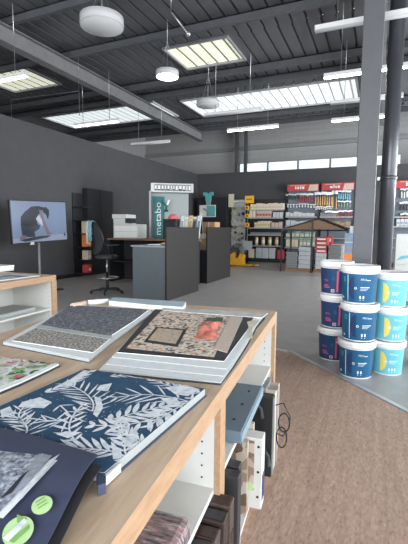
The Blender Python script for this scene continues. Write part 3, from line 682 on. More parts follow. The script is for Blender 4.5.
# near bay: tall brown books, clear box with pinkish rolls on the shelf
z_b = 0.08
for k in range(5):
    a0 = 1.245+0.062*k
    t, b, hx, hy = cb('sample_book', 'tall dark brown sample book standing under the shelf, %s' % ['against the divider', 'second from the divider', 'third from the divider', 'fourth from the divider', 'farthest from the divider'][k], 'book', -0.26, [0.045, 0.042, 0.035, 0.03, 0.02][k], a0, a0+0.054, z_b, [0.508, 0.50, 0.49, 0.495, 0.48][k], 'brown' if k % 2 else 'brown2', 'brown books under the near shelf')
    b.build('cover', t, bevel=0.004)
    b = MB(); b.box(hx, hx+0.002, -hy*.55, hy*.55, 0.13, 0.33, M['brown2' if k % 2 else 'brown']); b.build('spine_panel', t)
    b = MB(); b.box(-hx+.01, hx-.008, -hy*.7, hy*.7, [0.428, .42, .41, .415, .40][k], [0.43, .422, .412, .417, .402][k], M['brown' if k % 2 == 0 else 'charcoal']); b.build('page_block', t)
t, b, hx, hy = cb('clear_box', 'clear plastic wrapped pack of pinkish samples on the near shelf', 'box', -0.32, -0.012, 1.48, 1.92, 0.531, 0.60, 'clearpink'); b.build('pack', t, bevel=0.02)
b = MB(); b.box(-hx+.02, 0.0, -hy+.02, hy-.12, 0.069, 0.071, M['pegwhite']); b.box(hx, hx+0.002, -hy+.05, -hy+.12, 0.01, 0.05, M['greenbox']); b.build('label_sheet', t)
# small things on / in the left cabinet
LB = Matrix.Translation((-3.08, 3.17, 0)) @ Matrix.Rotation(R(2.5), 4, 'Z')
def lth(name, label, cat, x, y, z): p = LB @ Vector((x, y, 0)); return thing(name, label, cat, (p.x, p.y, z), R(2.5))
t = lth('open_magazine', 'open bluish brochure lying on the left cabinet top near its corner', 'brochure', -0.28, -0.42, 0.86)
b = MB(); b.prism([(-0.2, -0.28), (0.16, -0.28), (0.2, 0.28), (-0.16, 0.28)], 0, 0.006, M['paper']); b.build('pages', t)
b = MB(); b.prism([(-0.15, -0.22), (0.12, -0.22), (0.15, 0.2), (-0.12, 0.2)], 0.006, 0.0066, M['bluebox']); b.prism([(-0.02, -0.1), (0.12, -0.2), (0.15, 0.05), (0.0, 0.12)], 0.0067, 0.007, M['paleblue']); b.build('printed_picture', t)
bp_ = onz(-6, 271, .86); t = thing('sample_box', 'white box on the left cabinet top at the left picture edge', 'box', (bp_.x, bp_.y, 0.861), R(2.5))
b = MB(); b.box(-0.15, 0.15, -0.14, 0.14, 0, 0.055, M['white']); b.build('box_body', t, bevel=0.004)
b = MB(); b.box(-0.153, 0.153, -0.143, 0.143, 0.04, 0.062, M['plastic_white']); b.build('lid', t, bevel=0.004)
t = lth('paper_stack', 'low stack of pale sheets on the shelf of the left cabinet', 'papers', -0.25, -0.50, 0.52)
b = MB(); b.box(-0.15, 0.15, -0.3, 0.3, 0, 0.03, M['paperedge']); b.build('sheets', t)

# ------------------------------------------------------------------ paint buckets
def cyl_pt(s, z, r0, r1, h, lift):                     # arc length s round the front (facing -y), height z
    r = r0+(r1-r0)*z/h+lift; a = s/((r0+r1)/2)-PI/2; return (r*math.cos(a), r*math.sin(a), z)
BH, R0, R1 = 0.300, 0.143, 0.160
def wrap(b, smin, smax, zlo, zhi, m, lift, n=None):
    n = n or max(2, int(abs(smax-smin)/0.012)); vs = []
    for i in range(n+1):
        s = smin+(smax-smin)*i/n; t = i/n
        a = zlo(t) if callable(zlo) else zlo; c = zhi(t) if callable(zhi) else zhi
        for k in range(3): vs.append(cyl_pt(s, a+(c-a)*k/2, R0, R1, BH, lift))
    b.add(vs, [(i*3+k, (i+1)*3+k, (i+1)*3+k+1, i*3+k+1) for i in range(n) for k in range(2)], m, True)
def wtext(b, txt, size, s0, z0, m, lift=0.0016):
    vs, fs = text_mesh(txt, size); b.add([cyl_pt(s0+x, z0+y, R0, R1, BH, lift) for x, y, _ in vs], fs, m)
def make_bucket(kind):
    t = thing('paint_bucket', 'x', 'bucket')
    b = MB(); b.lathe([(R0-0.004, 0), (R0, 0.004), (R1, BH)], M['plastic_white'], 48); b.build('bucket_body', t)
    b = MB(); b.lathe([(R1+0.003, 0.282), (R1+0.012, 0.284), (R1+0.013, 0.335), (R1+0.009, 0.342), (R1-0.006, 0.344), (R1-0.012, 0.336), (0, 0.336)], M['plastic_white'], 48, cap=False)
    b.lathe([(R1+0.0145, 0.296), (R1+0.0155, 0.300), (R1+0.0145, 0.304)], M['plastic_white'], 48, cap=False); b.build('lid', t)
    z0, z1 = 0.014, 0.272; b = MB()
    base = {'navy': 'b_navy', 'blue': 'b_blue', 'cyan': 'b_cyan'}[kind]
    wrap(b, -0.45, 0.45, z0, z1, M[base], 0.0006, 60)
    if kind == 'navy':
        wrap(b, 0.0, 0.02, z0+.02, z1-.02, M['b_pink'], 0.0012); wrap(b, -0.20, -0.07, z0, z1, M['b_dark'], 0.0010)
        wtext(b, 'PRO', 0.028, -0.14, 0.14, M['b_pink']); wtext(b, 'mat velours', 0.017, -0.165, 0.115, M['b_pink']) if False else None
        for k in range(3): wrap(b, -0.14, -0.085+0.01*k, 0.10-k*.014, 0.106-k*.014, M['b_pink'], 0.0016)
        wrap(b, -0.055, -0.02, 0.03, 0.06, M['b_white'], 0.0016); wrap(b, -0.05, -0.025, 0.035, 0.055, M['b_pink'], 0.0019); wrap(b, -0.045, -0.02, 0.15, 0.19, M['b_blue'], 0.0016)
    else:
        half = {'blue': 'b_dark', 'cyan': 'b_yellow'}[kind]
        c0, rr, zc = (-0.018, 0.105, 0.145) if kind == 'blue' else (-0.05, 0.100, 0.145)
        wl = 0.055 if kind == 'blue' else 0.06
        wrap(b, c0-wl if kind == 'blue' else c0, c0 if kind == 'blue' else c0+wl, (lambda t: zc-rr*math.sqrt(max(0, 1-((1-t) if kind == 'blue' else t)**2))), (lambda t: zc+rr*math.sqrt(max(0, 1-((1-t) if kind == 'blue' else t)**2))), M[half], 0.0012, 14)
        if kind == 'blue':
            wrap(b, -0.012, -0.008, z0+.02, z1-.02, M['b_blue'], 0.0014)
            wrap(b, -0.082, -0.075, z0+.01, z1-.01, M['b_white'], 0.0013)
            for k in range(4): wrap(b, -0.135, -0.105+0.004*(k % 2), 0.235-k*.012, 0.239-k*.012, M['b_cyan'], 0.0016)
            wrap(b, -0.155, -0.130, 0.04, 0.06, M['b_white'], 0.0016)
        for k in range(8):
            a = 2*PI*k/8; s_, zz = c0+(0.012 if kind == 'blue' else 0.05)+0.009*math.cos(a), zc+0.009*math.sin(a); wrap(b, s_-0.003, s_+0.003, zz-0.003, zz+0.003, M['b_white'], 0.0018, 1)
        wtext(b, 'PRO', 0.026, 0.035, 0.215, M['b_white']); wrap(b, 0.085, 0.12, 0.215, 0.221, M['b_white'], 0.0016)
        for k in range(3): wrap(b, 0.035, 0.115-0.015*k, 0.150-k*.012, (0.157 if k == 0 else 0.154)-k*.012, M['b_white'], 0.0016)
        for k in range(3 if kind == 'cyan' else 2):
            wrap(b, 0.03+0.028*k, 0.044+0.028*k, 0.052, 0.078, M['b_white'], 0.0016); wrap(b, 0.034+0.028*k, 0.040+0.028*k, 0.036, 0.044, M['b_white'], 0.0016)
    b.build('printed_label', t)
    b = MB(); rad = R1+0.017
    b.tube([(rad*math.cos(a), rad*math.sin(a)-0.0, 0.272+0.0*k-0.05*math.sin(PI*k/12)) for k, a in ((k, R(182+k*14.6)) for k in range(13))] if False else [(-rad, 0, 0.275), (-rad-.006, -0.05, 0.297), (-rad*0.86, -rad*0.56, 0.312), (-rad*0.5, -rad*0.92, 0.318), (-0.02, -rad-.004, 0.316)], 0.0028, M['plastic_white'], 6)
    b.build('handle', t)
    return t
names = {'navy': 'navy paint bucket with pink stripe', 'blue': 'mid blue paint bucket with white vertical line', 'cyan': 'cyan paint bucket with yellow half circle'}
lev = ['bottom', 'middle', 'top']
protos = {}
for kind, x, y, rz, where in (('navy', -0.405, 4.36, 12, 'of the leftmost stack'), ('blue', -0.158, 3.93, -3, 'of the front stack'), ('cyan', 0.112, 4.14, -6, 'of the stack beside the blue'), ('cyan', 0.465, 4.50, -30, 'of the rightmost stack')):
    for k in range(3):
        lab = '%s, %s one %s' % (names[kind], lev[k], where); sc = 0.935 if (kind == 'cyan' and x < .3) else 1.0; loc = (x+[0, .010, -.002][k]*1.0, y+[0, .004, -.006][k], 0.346*k*sc)
        r = R(rz+[0, 3, -4][k])
        if kind not in protos:
            t = make_bucket(kind); protos[kind] = t; t.location = loc; t.rotation_euler = (0, 0, r); t['label'] = lab; t['group'] = 'stacked paint buckets'
        else: t = copy_tree(protos[kind], loc, r, lab, 'stacked paint buckets')
        t.scale = (sc*.99, sc*.99, sc)

# ------------------------------------------------------------------ television on a stand
tc = Vector((-6.5, 6.315, 0)); ang = R(90); W_ = 1.50
tv = thing('television', 'flat television on a floor stand showing a kneeling person bent over', 'television', (tc.x, tc.y, 0), ang)
zt, zb = 1.905, 1.045; hw = W_/2
TT = Matrix.Translation((0, 0, (zt+zb)/2)) @ Matrix.Rotation(R(-2.2), 4, 'Y')
hh = (zt-zb)/2
b = MB(); b.box(-hw, hw, -0.0, 0.05, -hh, hh, M['black'], T=TT); b.build('housing', tv, bevel=0.004)
b = MB()
def sp(x, y): return (-hw+0.02+x*(2*hw-0.04), hh-0.02-y*(2*hh-0.04))
def sflat(pts, m, d):
    q = [(*sp(*p),) for p in pts]; a = sum(q[i][0]*q[(i+1) % len(q)][1]-q[(i+1) % len(q)][0]*q[i][1] for i in range(len(q)))
    if a < 0: q = q[::-1]
    tri = tessellate_polygon([[Vector((x, z, 0)) for x, z in q]])
    b.add([TT @ Vector((x, -0.001-d, z)) for x, z in q], [t for t in tri], M[m])
sflat([(0, 0), (1, 0), (1, 1), (0, 1)], 'scr_bg', 0); sflat([(0, .9), (.3, .86), (1, .84), (1, 1), (0, 1)], 'scr_floor', 0.0004)
sflat([(.10, .93), (.45, .86), (.68, .86), (.60, .92), (.2, .98)], 'scr_dark2', 0.0008)
sflat([(.16, .86), (.14, .62), (.22, .52), (.34, .55), (.48, .58), (.46, .68), (.37, .75), (.38, .88), (.2, .87)], 'scr_dark2', 0.0012)
sflat([(.10, .88), (.16, .82), (.24, .84), (.22, .90), (.12, .92)], 'scr_skin', 0.0014)
sflat([(.14, .60), (.15, .38), (.22, .26), (.34, .13), (.46, .11), (.56, .14), (.52, .24), (.46, .33), (.41, .42), (.44, .58), (.25, .62)], 'scr_dark', 0.0016)
sflat([(.46, .33), (.41, .43), (.48, .56), (.53, .62), (.52, .46)], 'scr_light', 0.0018)
sflat([(.47, .2), (.53, .22), (.57, .5), (.65, .78), (.70, .82), (.60, .85), (.54, .6)], 'scr_skin', 0.0020)
sflat([(.52, .16), (.60, .13), (.66, .2), (.66, .32), (.63, .46), (.60, .33), (.55, .27)], 'scr_dark', 0.0024)
sflat([(.93, .84), (.955, .80), (.955, .85), (.98, .86), (.95, .92)], 'scr_dark', 0.0024)
b.build('screen', tv)
b = MB(); b.tube([(0.0, 0.08, 0.02), (0.0, 0.08, 1.3)], 0.025, M['stackgrey'], 12); b.box(-0.12, 0.12, 0.05, 0.09, 1.25, 1.65, M['black']); b.build('pole', tv)
b = MB(); b.box(-0.42, 0.42, -0.18, 0.34, 0, 0.02, M['black']); b.build('base', tv, bevel=0.006)
b = MB(); b.box(-0.28, -0.20, -0.005, 0.03, 1.0, 1.055, M['white']); b.build('sensor', tv)
# tall black cupboard and narrow product rack at the left wall
t = thing('tall_cupboard', 'tall plain black cupboard against the left wall behind the office chair', 'cupboard', (-7.60, 9.58, 0))
b = MB(); b.box(-0.08, 0.08, -0.58, 0.56, 0.06, 2.45, M['black']); b.build('body', t, bevel=0.004)
for s in (-1, 1):
    b = MB(); b.box(0.08, 0.095, min(-.01, -.01+s*0.57)+.003, max(-.01, -.01+s*0.57)-.003, 0.08, 2.43, M['black']); d = b.build('door', t)
b = MB(); b.box(-0.07, 0.07, -0.56, 0.54, 0, 0.06, M['charcoal']); b.build('plinth', t)
t = thing('product_rack', 'narrow black rack with small packets left of the tall cupboard', 'rack', (-7.33, 8.78, 0))
b = MB(); b.box(-0.36, -0.34, -0.2, 0.2, 0, 2.3, M['black']); b.build('back_panel', t)
for k in range(6):
    b = MB(); b.box(-0.34, 0.0, -0.2, 0.19, 0.1+k*0.36, 0.12+k*0.36, M['black']); b.build('shelf', t)
for (z, m, lab) in ((1.20, 'cream', 'cream packet on the narrow black rack, uppermost bright one'), (0.84, 'orange', 'orange packet on the narrow black rack under the cream one'), (0.48, 'cream2', 'pale brown packet near the foot of the narrow rack'), (0.12, 'red', 'red packet on the lowest board of the narrow rack')):
    b = MB(); b.box(-0.1, 0.1, -0.07, 0.07, 0, [.33, .33, .25, .22][int(z < 1)+int(z < .7)+int(z < .3)], M[m]); b.box(0.1, 0.102, -0.045, 0.045, 0.05, 0.12, M['white']); tag(b.build('packet', loc=(-7.45, 8.84, z+.001), bevel=0.006), lab, 'packet')
# ------------------------------------------------------------------ office chair
cp = onz(107.5, 293)
ch = thing('office_chair', 'black mesh drafting chair with foot ring and cloths over its back', 'chair', (cp.x, cp.y, 0), R(62))
for k in range(5):
    a = R(72*k+20); b = MB(); b.tube([(0, 0, 0.09), (0.17*math.cos(a), 0.17*math.sin(a), 0.085), (0.33*math.cos(a), 0.33*math.sin(a), 0.06)], [0.025, 0.02, 0.014], M['black'], 8); lg = b.build('base_arm', ch)
    b = MB(); b.lathe([(0.0, -0.012), (0.03, -0.012), (0.03, 0.012), (0, 0.012)], M['black'], 14, T=Matrix.Translation((0.33*math.cos(a), 0.33*math.sin(a), 0.031)) @ Matrix.Rotation(a, 4, 'Z') @ Matrix.Rotation(PI/2, 4, 'X')); b.build('caster', lg)
b = MB(); b.tube([(0, 0, 0.08), (0, 0, 0.45)], 0.03, M['black'], 12); b.tube([(0, 0, 0.45), (0, 0, 0.72)], 0.018, M['steel'], 12); b.build('gas_column', ch)
b = MB(); b.tube([(0.23*math.cos(2*PI*k/28), 0.23*math.sin(2*PI*k/28), 0.33) for k in range(29)], 0.010, M['steel'], 8)
for k in range(4): b.tube([(0, 0, 0.33), (0.23*math.cos(PI/2*k), 0.23*math.sin(PI/2*k), 0.33)], 0.007, M['steel'], 6)
b.build('foot_ring', ch)
b = MB(); b.lathe([(0.0, 0.72), (0.2, 0.72), (0.24, 0.745), (0.245, 0.775), (0.20, 0.80), (0.0, 0.805)], M['charcoal'], 28, T=Matrix.Diagonal((1, 0.95, 1, 1)), cap=False); b.build('seat', ch)
# backrest: curved mesh panel in a frame, chair faces +x so its back is on the -x side
fr = []; 
for k in range(21):
    a = 2*PI*k/20; y = 0.23*math.cos(a)*(1-0.12*math.sin(a)); z = 1.14+0.33*math.sin(a); fr.append((-0.22-0.05*((z-1.14)/0.33)**2*0.6-0.05*(z-0.8)+0.06*(y/0.23)**2, y, z))
b = MB(); b.tube(fr, 0.018, M['black'], 8); b.build('back_frame', ch)
b = MB(); c_ = (-0.25, 0, 1.14); b.add([c_]+fr[:-1], [(0, 1+k, 1+(k+1) % 20) for k in range(20)], M['charcoal'], True); b.add([(x-0.012, y, z) for x, y, z in [c_]+fr[:-1]], [(0, 1+(k+1) % 20, 1+k) for k in range(20)], M['charcoal'], True); b.build('backrest', ch)
b = MB(); b.tube([(0, 0, 0.74), (-0.2, 0, 0.74), (-0.27, 0, 0.84), (-0.28, 0, 1.1)], 0.02, M['black'], 8); b.build('back_support', ch)
for s in (-1, 1):
    b = MB(); b.tube([(0.0, s*0.22, 0.74), (0.0, s*0.28, 0.78), (-0.02, s*0.28, 1.0)], 0.015, M['black'], 8); b.box(-0.14, 0.12, s*0.28-0.03, s*0.28+0.03, 1.0, 1.025, M['black']); b.build('armrest', ch)
def cloth(name, label, m, y0, y1, zl, off):
    b = MB(); n = 6; prof_ = [(-0.34+off, zl), (-0.335+off, 1.25), (-0.325+off, 1.44), (-0.30, 1.495), (-0.255-off, 1.47), (-0.235-off, 1.30), (-0.225-off, 1.22)]; vs = []
    for i, (x, z) in enumerate(prof_):
        for j in range(n+1): vs.append((x-0.008*math.sin(j*2.1+i*0.5), y0+(y1-y0)*j/n+0.01*math.sin(i), z-0.02*math.sin(j*1.7)*(1 if i == 0 else 0.15)))
    k = n+1; fs = [(i*k+j, i*k+j+1, (i+1)*k+j+1, (i+1)*k+j) for i in range(len(prof_)-1) for j in range(n)]
    b.add(vs, fs, M[m], True); o = b.build(name, loc=ch.location, rz=R(62)); s = o.modifiers.new('s', 'SOLIDIFY'); s.thickness = 0.006; tag(o, label, 'cloth'); return o
cloth('cloth', 'light blue cloth hanging over the office chair back', 'cloth_blue', -0.04, 0.13, 1.10, 0)
cloth('cloth', 'cream cloth hanging beside the blue one on the office chair', 'cloth_cream', 0.135, 0.23, 1.04, 0.0)

# ------------------------------------------------------------------ counters
t = thing('service_counter', 'grey counter with tall dark screen panel, nearer of the two counters', 'counter', (-4.0, 7.2, 0))
b = MB(); b.box(-0.37, 0.36, -0.70, 0.66, 0.0, 1.0, M['greybody']); b.build('body', t, bevel=0.004)
b = MB(); b.box(-0.40, 0.36, -0.72, 0.68, 1.0, 1.03, M['display']); b.build('worktop', t, bevel=0.003)
b = MB(); b.box(0.36, 0.40, -0.73, 0.69, 0.0, 1.38, M['panel']); b.build('screen_panel', t, bevel=0.004)
t = thing('service_counter', 'black counter with tall dark screen panel, farther one carrying cardboard boxes', 'counter', (-4.3, 9.9, 0))
b = MB(); b.box(-0.37, 0.37, -0.84, 0.78, 0.0, 0.80, M['black']); b.build('body', t, bevel=0.004)
b = MB(); b.box(-0.40, 0.37, -0.85, 0.79, 0.80, 0.83, M['charcoal']); b.build('worktop', t)
b = MB(); b.box(0.37, 0.41, -0.86, 0.80, 0.0, 1.40, M['panel']); b.build('screen_panel', t, bevel=0.004)
t = thing('back_counter', 'long black counter with brown top carrying the printer', 'counter', (-5.25, 8.62, 0))
b = MB(); b.box(-1.07, 1.22, -0.35, 0.35, 1.06, 1.10, M['beltcork']); b.build('worktop', t, bevel=0.003)
b = MB(); b.box(-1.04, -1.0, -0.33, 0.33, 0, 1.06, M['black']); b.box(1.16, 1.2, -0.33, 0.33, 0, 1.06, M['black']); b.box(-1.0, 1.16, 0.28, 0.31, 0.0, 1.06, M['black']); b.build('frame', t)
b = MB(); b.box(-0.99, 1.15, -0.25, 0.27, 0.5, 0.53, M['black']); b.build('shelf', t)
def pxbox(u0, v0, u1, v1, y):
    a = ony(u0, v1, y); c = ony(u1, v0, y); e = ony((u0+u1)/2, v1, y); g = ony((u0+u1)/2, v0, y)
    return ony(u0, (v0+v1)/2, y).x, ony(u1, (v0+v1)/2, y).x, e.z, g.z
# printer
x0, x1, z0, z1 = pxbox(116, 214, 143, 239, 8.62)
pr = thing('printer', 'pale grey office printer standing on the brown topped black counter', 'printer', ((x0+x1)/2, 8.66, 1.10), R(6)); w = (x1-x0)/2*0.85; hp = z1-1.10
b = MB(); b.box(-w, w, -0.24, 0.24, 0, hp*0.58, M['printer']); b.box(-w, w*0.15, -0.24, 0.24, hp*0.58, hp*0.8, M['printer']); b.build('body', pr, bevel=0.012)
b = MB(); b.box(-w-0.03, w*0.12, -0.25, 0.25, hp*0.8, hp*0.98, M['printer']); b.build('scanner_lid', pr, bevel=0.015)
b = MB(); b.box(w*0.0, w*0.5, -0.26, -0.0, hp*0.62, hp*0.82, M['black']); b.build('control_panel', pr, bevel=0.004)
for k in range(2): b = MB(); b.box(-w+.03, w-.03, -0.245, -0.24, hp*(0.05+0.24*k), hp*(0.26+0.24*k), M['white']); b.build('paper_tray', pr)
# papers and yellow thing on the near counter
for nm, lab, x, y, m, sx, sy, h in (('paper_sheets', 'white papers scattered on the nearer counter top', -4.05, 6.85, 'paper', .14, .1, .012), ('notepad', 'yellow notepad lying on the nearer counter top beside the papers', -3.98, 7.12, 'yellow', .08, .06, .03)):
    b = MB(); b.box(-sx, sx, -sy, sy, 0, h, M[m]); b.box(-sx*.9, sx*.5, -sy*1.2, sy*.6, h+.001, h+.005, M['paper']); tag(b.build(nm, loc=(x, y, 1.031), rz=R(12)), lab, 'paper')
# black case with red cap on the back counter
x0, x1, z0, z1 = pxbox(166, 219, 179, 240, 8.6)
t = thing('tool_case', 'black tool case standing on the counter under the red cap', 'case', ((x0+x1)/2, 8.6, 1.10)); w = (x1-x0)/2
b = MB(); b.box(-w, w, -0.15, 0.15, 0, z1-1.10-.04, M['black']); b.build('body', t, bevel=0.01)
b = MB(); b.box(-w-.01, w+.01, -0.16, 0.16, z1-1.14, z1-1.10, M['charcoal']); b.build('lid', t, bevel=0.006)
cap_x, cap_z = (x0+x1)/2+0.02, z1
b = MB(); b.lathe([(0.12, 0), (0.13, 0.01), (0.115, 0.06), (0.07, 0.105), (0, 0.12)], M['redcap'], 20); b.box(-0.06, 0.06, -0.19, -0.1, 0, 0.012, M['redcap']); tag(b.build('hard_hat', loc=(cap_x, 8.6, cap_z)), 'red hard hat lying on top of the black tool case', 'hat')
# display tower with teal banner
tw = thing('display_tower', 'grey tool display wall with vertical teal banner and silver header sign', 'display', (-5.50, 10.0, 0), R(32))
b = MB(); b.box(-0.55, 0.56, 0.02, 0.08, 0, 2.36, M['display']); b.build('back_panel', tw)
b = MB(); b.box(-0.55, -0.50, -0.40, 0.02, 0, 2.36, M['display']); b.build('side_panel', tw)
b = MB(); b.box(-0.43, -0.12, -0.03, 0.0, 1.0, 2.24, M['teal'])
vs, fs = text_mesh('metabo', 0.245); wd = max(v[0] for v in vs)
b.add([(-0.22+(-y)+0.0, -0.0315, 1.16+x*(0.92/wd)) for x, y, z in vs], [f[::1] for f in fs], M['white']); b.build('banner', tw)['label'] = 'teal banner with white vertical lettering'
b = MB(); b.box(-0.50, 0.66, -0.30, 0.0, 2.34, 2.58, M['silver'])
random.seed(11)
x = -0.40
while x < 0.58:
    w = random.uniform(.05, .09); b.box(x, x+w, -0.306, -0.30, 2.38, 2.54, M['charcoal']); b.box(x+.012, x+w-.012, -0.309, -0.306, 2.40+random.uniform(0, .03), 2.52, M['white']); x += w+0.014
b.build('header_sign', tw, bevel=0.004)
for k in range(4): b = MB(); b.box(-0.1, 0.54, -0.12, 0.02, 1.1+k*0.2 if k < 1 else 0.3+k*.2, 1.115+k*0.2 if k < 1 else 0.315+k*.2, M['silver']); b.build('shelf', tw)
x0, x1, z0, z1 = pxbox(163, 199, 172, 212, 9.9)
t = thing('cordless_drill', 'dark green cordless drill mounted on the grey display wall', 'drill', ((x0+x1)/2+.02, 9.78, z0), R(32))
h = z1-z0
b = MB(); b.tube([(-0.10, 0, h*0.85), (0.02, 0, h*0.45), (0.0, 0, h*0.1)], [0.035, 0.04, 0.03], M['teal'], 10); b.build('body', t)
b = MB(); b.tube([(0.02, 0, h*0.5), (0.07, 0, h*0.85), (0.10, 0, h*0.95)], [0.03, 0.035, 0.03], M['white'], 10); b.build('head', t)
b = MB(); b.box(-0.05, 0.06, -0.04, 0.04, 0, 0.06, M['black']); b.build('battery', t, bevel=0.006)
# brochures standing on the back counter
st_ = thing('brochure_stand', 'wire brochure stand on the counter end beside the tool case', 'rack', (-4.16, 8.62, 1.10))
b = MB(); 
for x in (-0.27, 0.27): b.tube([(x, -0.15, 0), (x, 0.05, 0.62), (x, 0.15, 0)], 0.006, M['steel'], 6)
for z in (0.02, 0.3): b.tube([(-0.27, -0.15+z*.3, z), (0.27, -0.15+z*.3, z)], 0.005, M['steel'], 6)
b.build('wire_frame', st_)
for k in range(5):
    m = ['paper', 'pegwhite', 'cream', 'stackgrey', 'paper'][k]
    t = thing('brochure', ['white brochure leftmost in the wire stand', 'light grey brochure second in the wire stand', 'cream brochure with yellow band in the middle of the stand', 'grey brochure fourth in the wire stand', 'white brochure rightmost in the wire stand'][k], 'brochure', (-4.37+k*0.105, 8.53+.01*k, 1.125), 0, 'brochures in the wire stand')
    T = Matrix.Rotation(R(-14), 4, 'X'); b = MB(); b.box(-0.046, 0.046, -0.012, 0.012, 0, 0.55-0.02*(k % 2), M[m], T=T); b.build('pages', t)
    b = MB(); b.box(-0.03, 0.03, -0.015, -0.012, 0.06+.03*k, 0.42, M[['greenbox', 'cream', 'gold', 'charcoal', 'bluebox'][k]], T=T); b.box(-0.045, 0.045, -0.0145, -0.012, 0.47, 0.52, M['yellow' if k == 2 else 'white'], T=T); b.build('cover_print', t)
# cardboard boxes on the far counter
for k, (x, y, z, sx, sy, h, lab) in enumerate(((-4.11, 9.32, .831, .15, .15, .28, 'cardboard box on the far counter, lower box of the pile'), (-4.13, 9.85, .831, .17, .18, .70, 'cardboard box on the far counter standing behind the pile'), (-4.11, 9.32, 1.112, .09, .10, .12, 'small pale carton on top of the cardboard box pile'))):
    b = MB(); b.box(-sx, sx, -sy, sy, 0, h, M['cardboard' if k < 2 else 'cream']); b.box(-0.02, 0.02, -sy-.001, sy+.001, h*.6, h+.001, M['cream2']); tag(b.build('cardboard_box', loc=(x, y, z+.001), bevel=0.003), lab, 'box')
# ------------------------------------------------------------------ back wall fittings
# black cabinet with teal picture and teal shirt display
x0, x1, z0, z1 = pxbox(196, 191, 225, 262, 16.0)
t = thing('wall_panel', 'black display panel behind the far counter carrying the teal picture', 'panel', ((x0+x1)/2, 16.3, 0)); w = (x1-x0)/2
b = MB(); b.box(-w, w, -0.2, 0.3, 0, 2.7, M['black']); b.build('body', t)
for z in (0.7, 1.2): b = MB(); b.box(-w, w, -0.45, -0.2, z, z+0.03, M['charcoal']); b.build('shelf', t)
x0, x1, z0, z1 = pxbox(199, 205, 215, 217, 16.0); w = (x1-x0)/2
t = thing('poster_screen', 'turquoise and white tool picture on the black display panel', 'poster', ((x0+x1)/2, 16.07, z0)); h = z1-z0
b = MB(); b.box(-w, w, -0.03, 0.02, 0, h, M['white']); b.build('board', t)
b = MB(); b.box(-w*.1, w*.95, -0.033, -0.03, h*.06, h*.94, M['tealscr']); T = Matrix.Translation((0, -0.036, h*.5)) @ Matrix.Rotation(R(30), 4, 'Y'); b.box(-w*.6, w*.5, 0, 0.002, -0.05, 0.05, M['display'], T=T); b.box(w*.1, w*.25, 0.001, .003, -0.16, 0.0, M['stackgrey'], T=T); b.build('printed_picture', t)
x0, x1, z0, z1 = pxbox(203, 192, 213, 205, 15.95)
t = thing('shirt_display', 'turquoise work shirt displayed above the tool picture', 'shirt', ((x0+x1)/2, 16.0, z0)); w = (x1-x0)/2; h = z1-z0
b = MB(); T = Matrix.Rotation(PI/2, 4, 'X')
b.prism([(-w*.5, h*.3), (w*.5, h*.3), (w*.55, h*.7), (w, h*.75), (w*.9, h), (w*.35, h*.96), (0, h*.85), (-w*.35, h*.96), (-w*.9, h), (-w, h*.75), (-w*.55, h*.7)], -0.05, 0.05, M['tealscr'], T=T); b.build('shirt', t)
b = MB(); b.box(-0.1, 0.1, -0.03, 0.05, 0, h*.32, M['display']); b.build('stand', t)
# small white switch on the back wall and white dome on the left end
p = ony(195, 190.5, 16.66); b = MB(); b.lathe([(0.07, 0), (0.07, 0.05), (0.05, 0.08), (0, 0.085)], M['white'], 16, T=Matrix.Rotation(PI/2, 4, 'X')); tag(b.build('wall_sensor', loc=(p.x, 16.70, p.z)), 'small round white sensor high on the back wall', 'sensor')

def shelving(label, u0, u1, y, top, shelves, back='peg', d=0.5, sign=None):
    xa, xb = ony(u0, 240, y).x, ony(u1, 240, y).x
    t = thing('wall_shelving', label, 'shelving', ((xa+xb)/2, y+d, 0)); w = (xb-xa)/2
    b = MB(); b.box(-w, w, -0.03, 0.0, 0.0, top, M[back]); b.build('back_panel', t)
    for s in (-1, 1): b = MB(); b.box(s*w-0.03, s*w+0.03, -0.10, -0.03, 0, top, M['black']); b.build('upright', t)
    b = MB(); b.box(-w, w, -d, -0.03, 0.0, 0.16, M['black']); b.build('base', t)
    for z in shelves:
        b = MB(); b.box(-w+.03, w-.03, -d, -0.03, z-0.03, z, M['charcoal']); b.box(-w+.03, w-.03, -d-0.01, -d, z-0.05, z, M['greymetal']); b.build('shelf', t)
    return t, xa, xb
YS = 16.15
zof = lambda v, u=265: ony(u, v, YS).z
# bay with white pegboard
tA, xa, xb = shelving('back wall bay with white panel of hanging accessories, left of the yellow sign', 227, 245.5, YS, 2.62, [0.62], 'pegwhite')
b = MB(); b.box(-0.36, 0.42, -0.3, -0.02, 2.50, 2.56, M['white']); b.build('canopy', tA)
b = MB(); p = ony(228, 201, 15.9); b.box(-0.11, 0.11, -0.05, 0.05, 0, 0.55, M['cream']); tag(b.build('hanging_carton', loc=(p.x, 16.3, zof(207, 228))), 'tall cream carton at the top left of the white accessory panel', 'carton')
random.seed(3)
for r_ in range(6):
    for c_ in range(4):
        u = 230.5+c_*4+random.uniform(-.8, .8); v = 208+r_*6.2+random.uniform(-1, 1); p = ony(u, v, YS+0.40); s = random.uniform(0.05, 0.09)
        m = random.choice(['stackgrey', 'cream', 'white', 'charcoal', 'cream2', 'stacklight', 'gold'])
        b = MB(); b.lathe([(s*.4, 0), (s, 0.0), (s, 0.03), (s*.4, 0.03)], M[m], 14, T=Matrix.Rotation(PI/2, 4, 'X')); b.tube([(0, 0.05, s), (0, -0.03, s)], 0.008, M['steel'], 5)
        tag(b.build('sanding_disc', loc=(p.x, YS+0.44, p.z)), '%s disc hanging on the white accessory panel, %s row from the top' % ({'stackgrey': 'grey', 'cream': 'cream', 'white': 'white', 'charcoal': 'black', 'cream2': 'pale brown', 'stacklight': 'light grey', 'gold': 'yellowish'}[m], ['first', 'second', 'third', 'fourth', 'fifth', 'sixth'][r_]), 'disc', 'discs on the white panel row %s' % ['one', 'two', 'three', 'four', 'five', 'six'][r_]+' '+m)
